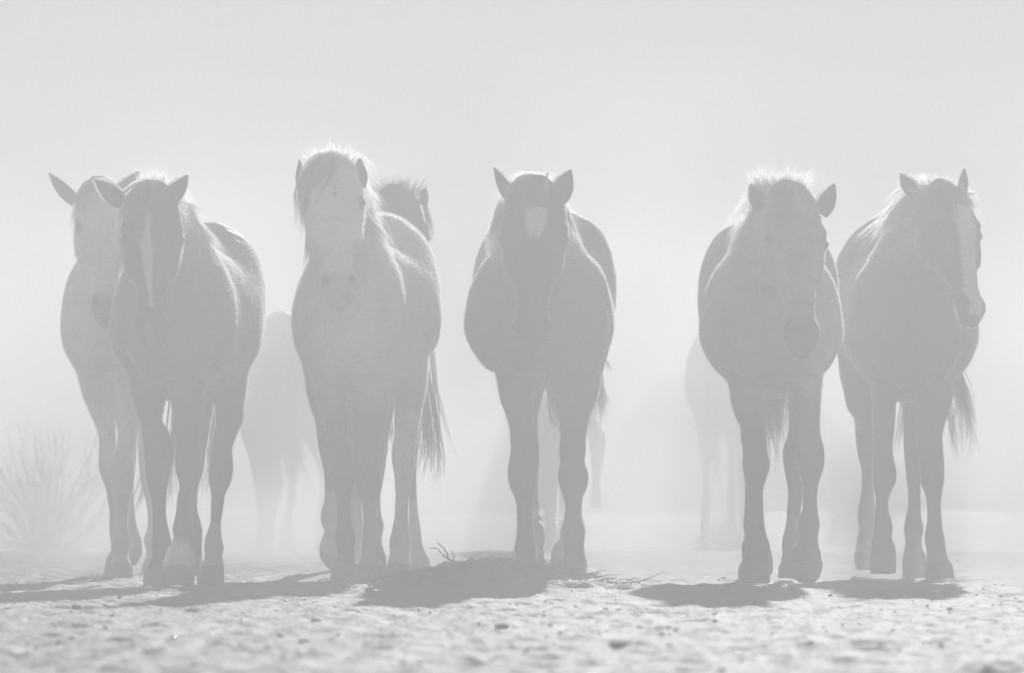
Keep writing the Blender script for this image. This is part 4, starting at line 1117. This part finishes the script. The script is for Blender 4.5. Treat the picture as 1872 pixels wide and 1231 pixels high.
# ------------------------------------------------------------------ three horses deep in the haze
def far():
    tp = lambda *r_: [(y, l, q) for y, l, q in r_]
    horse(dict(D=39, h=.018, seed=21, detail=False, label='hazy horse far behind, seen between the two left groups', group=FARHERD, fuzz=0,
        torso=[(.2, 440, 575, 595, 800, .25), (.7, 450, 600, 592, 790, .1), (1.2, 470, 610, 590, 775, .0)],
        head=((600, 660, -.3), (612, 830, -.5)), yaw=10, ears=[(590, 655, 580, 635, .07, 0), (610, 655, 620, 635, .07, 0)],
        legs=[dict(kind='f', dy=0, rows=tp((700, 440, 515), (760, 436, 515), (800, 441, 514), (830, 452, 514), (860, 459, 514), (896, 465, 514), (930, 470, 508), (960, 470, 503), (985, 468, 502), (1018, 464, 504))),
              dict(kind='f', dy=.2, rows=tp((700, 490, 560), (780, 500, 552), (830, 512, 544), (870, 525, 540), (900, 526, 538), (930, 522, 536), (960, 514, 536), (990, 511, 540), (1016, 508, 545))),
              dict(kind='h', dy=.9, rows=tp((700, 530, 610), (780, 545, 612), (810, 556, 612), (840, 574, 612), (880, 585, 612), (920, 582, 606), (960, 576, 602), (1012, 574, 604))),
              dict(kind='h', dy=1.1, rows=tp((700, 560, 620), (800, 580, 625), (900, 592, 620), (1010, 590, 620)))],
        tone=tone_fn(.06), tail=[([(540, 700, 39.5), (545, 780, 39.4), (565, 850, 39.3), (590, 900, 39.3)], 30, .06), ([(530, 760, 39.5), (535, 850, 39.4), (525, 920, 39.3), (542, 975, 39.3)], 30, .05)]))
    horse(dict(D=40, h=.018, seed=22, detail=False, label='hazy horse far behind, rump showing at the shoulder of the mottled roan horse', group=FARHERD, fuzz=0,
        torso=[(.2, 1254, 1385, 592, 790, .05), (.7, 1262, 1400, 590, 800, .05), (1.2, 1275, 1405, 588, 780, .0)],
        head=((1400, 640, -.3), (1412, 800, -.5)), yaw=10, ears=[(1392, 632, 1385, 612, .07, 0), (1408, 632, 1415, 612, .07, 0)],
        legs=[dict(kind='h', dy=.1, rows=tp((700, 1258, 1335), (750, 1264, 1325), (781, 1273, 1312), (811, 1277, 1303), (842, 1282, 1298), (873, 1285, 1297), (904, 1284, 1300), (940, 1281, 1299), (980, 1280, 1298), (1014, 1275, 1302))),
              dict(kind='h', dy=.3, rows=tp((700, 1320, 1390), (760, 1326, 1380), (800, 1329, 1362), (840, 1332, 1345), (880, 1332, 1343), (904, 1329, 1346), (960, 1326, 1344), (1012, 1322, 1348))),
              dict(kind='f', dy=1.1, rows=tp((700, 1300, 1370), (800, 1340, 1380), (900, 1350, 1375), (1008, 1350, 1375))),
              dict(kind='f', dy=1.2, rows=tp((700, 1350, 1400), (800, 1370, 1400), (900, 1375, 1395), (1008, 1375, 1398)))],
        tone=tone_fn(.07), tail=[([(1300, 640, 39.8), (1305, 760, 39.7), (1308, 840, 39.7), (1318, 910, 39.7)], 50, .05)]))
    horse(dict(D=36, h=.018, seed=23, detail=False, label='hazy horse mostly hidden behind the horse with the star, one lifted leg showing', group=FARHERD, fuzz=0,
        torso=[(.2, 975, 1085, 560, 740, .2), (.7, 970, 1090, 555, 760, .1), (1.2, 965, 1090, 552, 745, .0)],
        head=((1030, 575, -.4), (1030, 740, -.6)), yaw=-10, ears=[(1022, 567, 1015, 545, .07, 0), (1038, 567, 1045, 545, .07, 0)],
        legs=[dict(kind='f', dy=0, rows=tp((660, 975, 1050), (740, 985, 1040), (800, 988, 1030), (840, 989, 1024), (890, 991, 1020), (940, 992, 1018), (980, 990, 1020), (1023, 986, 1024))),
              dict(kind='f', dy=.1, rows=tp((660, 1030, 1095), (720, 1050, 1095), (770, 1065, 1092), (800, 1074, 1108), (830, 1078, 1106), (860, 1081, 1100), (885, 1083, 1097), (905, 1080, 1099), (929, 1080, 1100))),
              dict(kind='h', dy=1.1, rows=tp((660, 960, 1020), (800, 975, 1005), (900, 980, 1000), (1018, 975, 1002))),
              dict(kind='h', dy=1.2, rows=tp((660, 1010, 1070), (800, 1020, 1050), (900, 1022, 1044), (1018, 1018, 1046)))],
        tone=tone_fn(.09), tail=[([(1040, 640, 37.7), (1045, 760, 37.8), (1040, 850, 37.8)], 20, .04)]))

for fn in (H2, H3, H5, H6, H7, H1, H4): fn()
far()
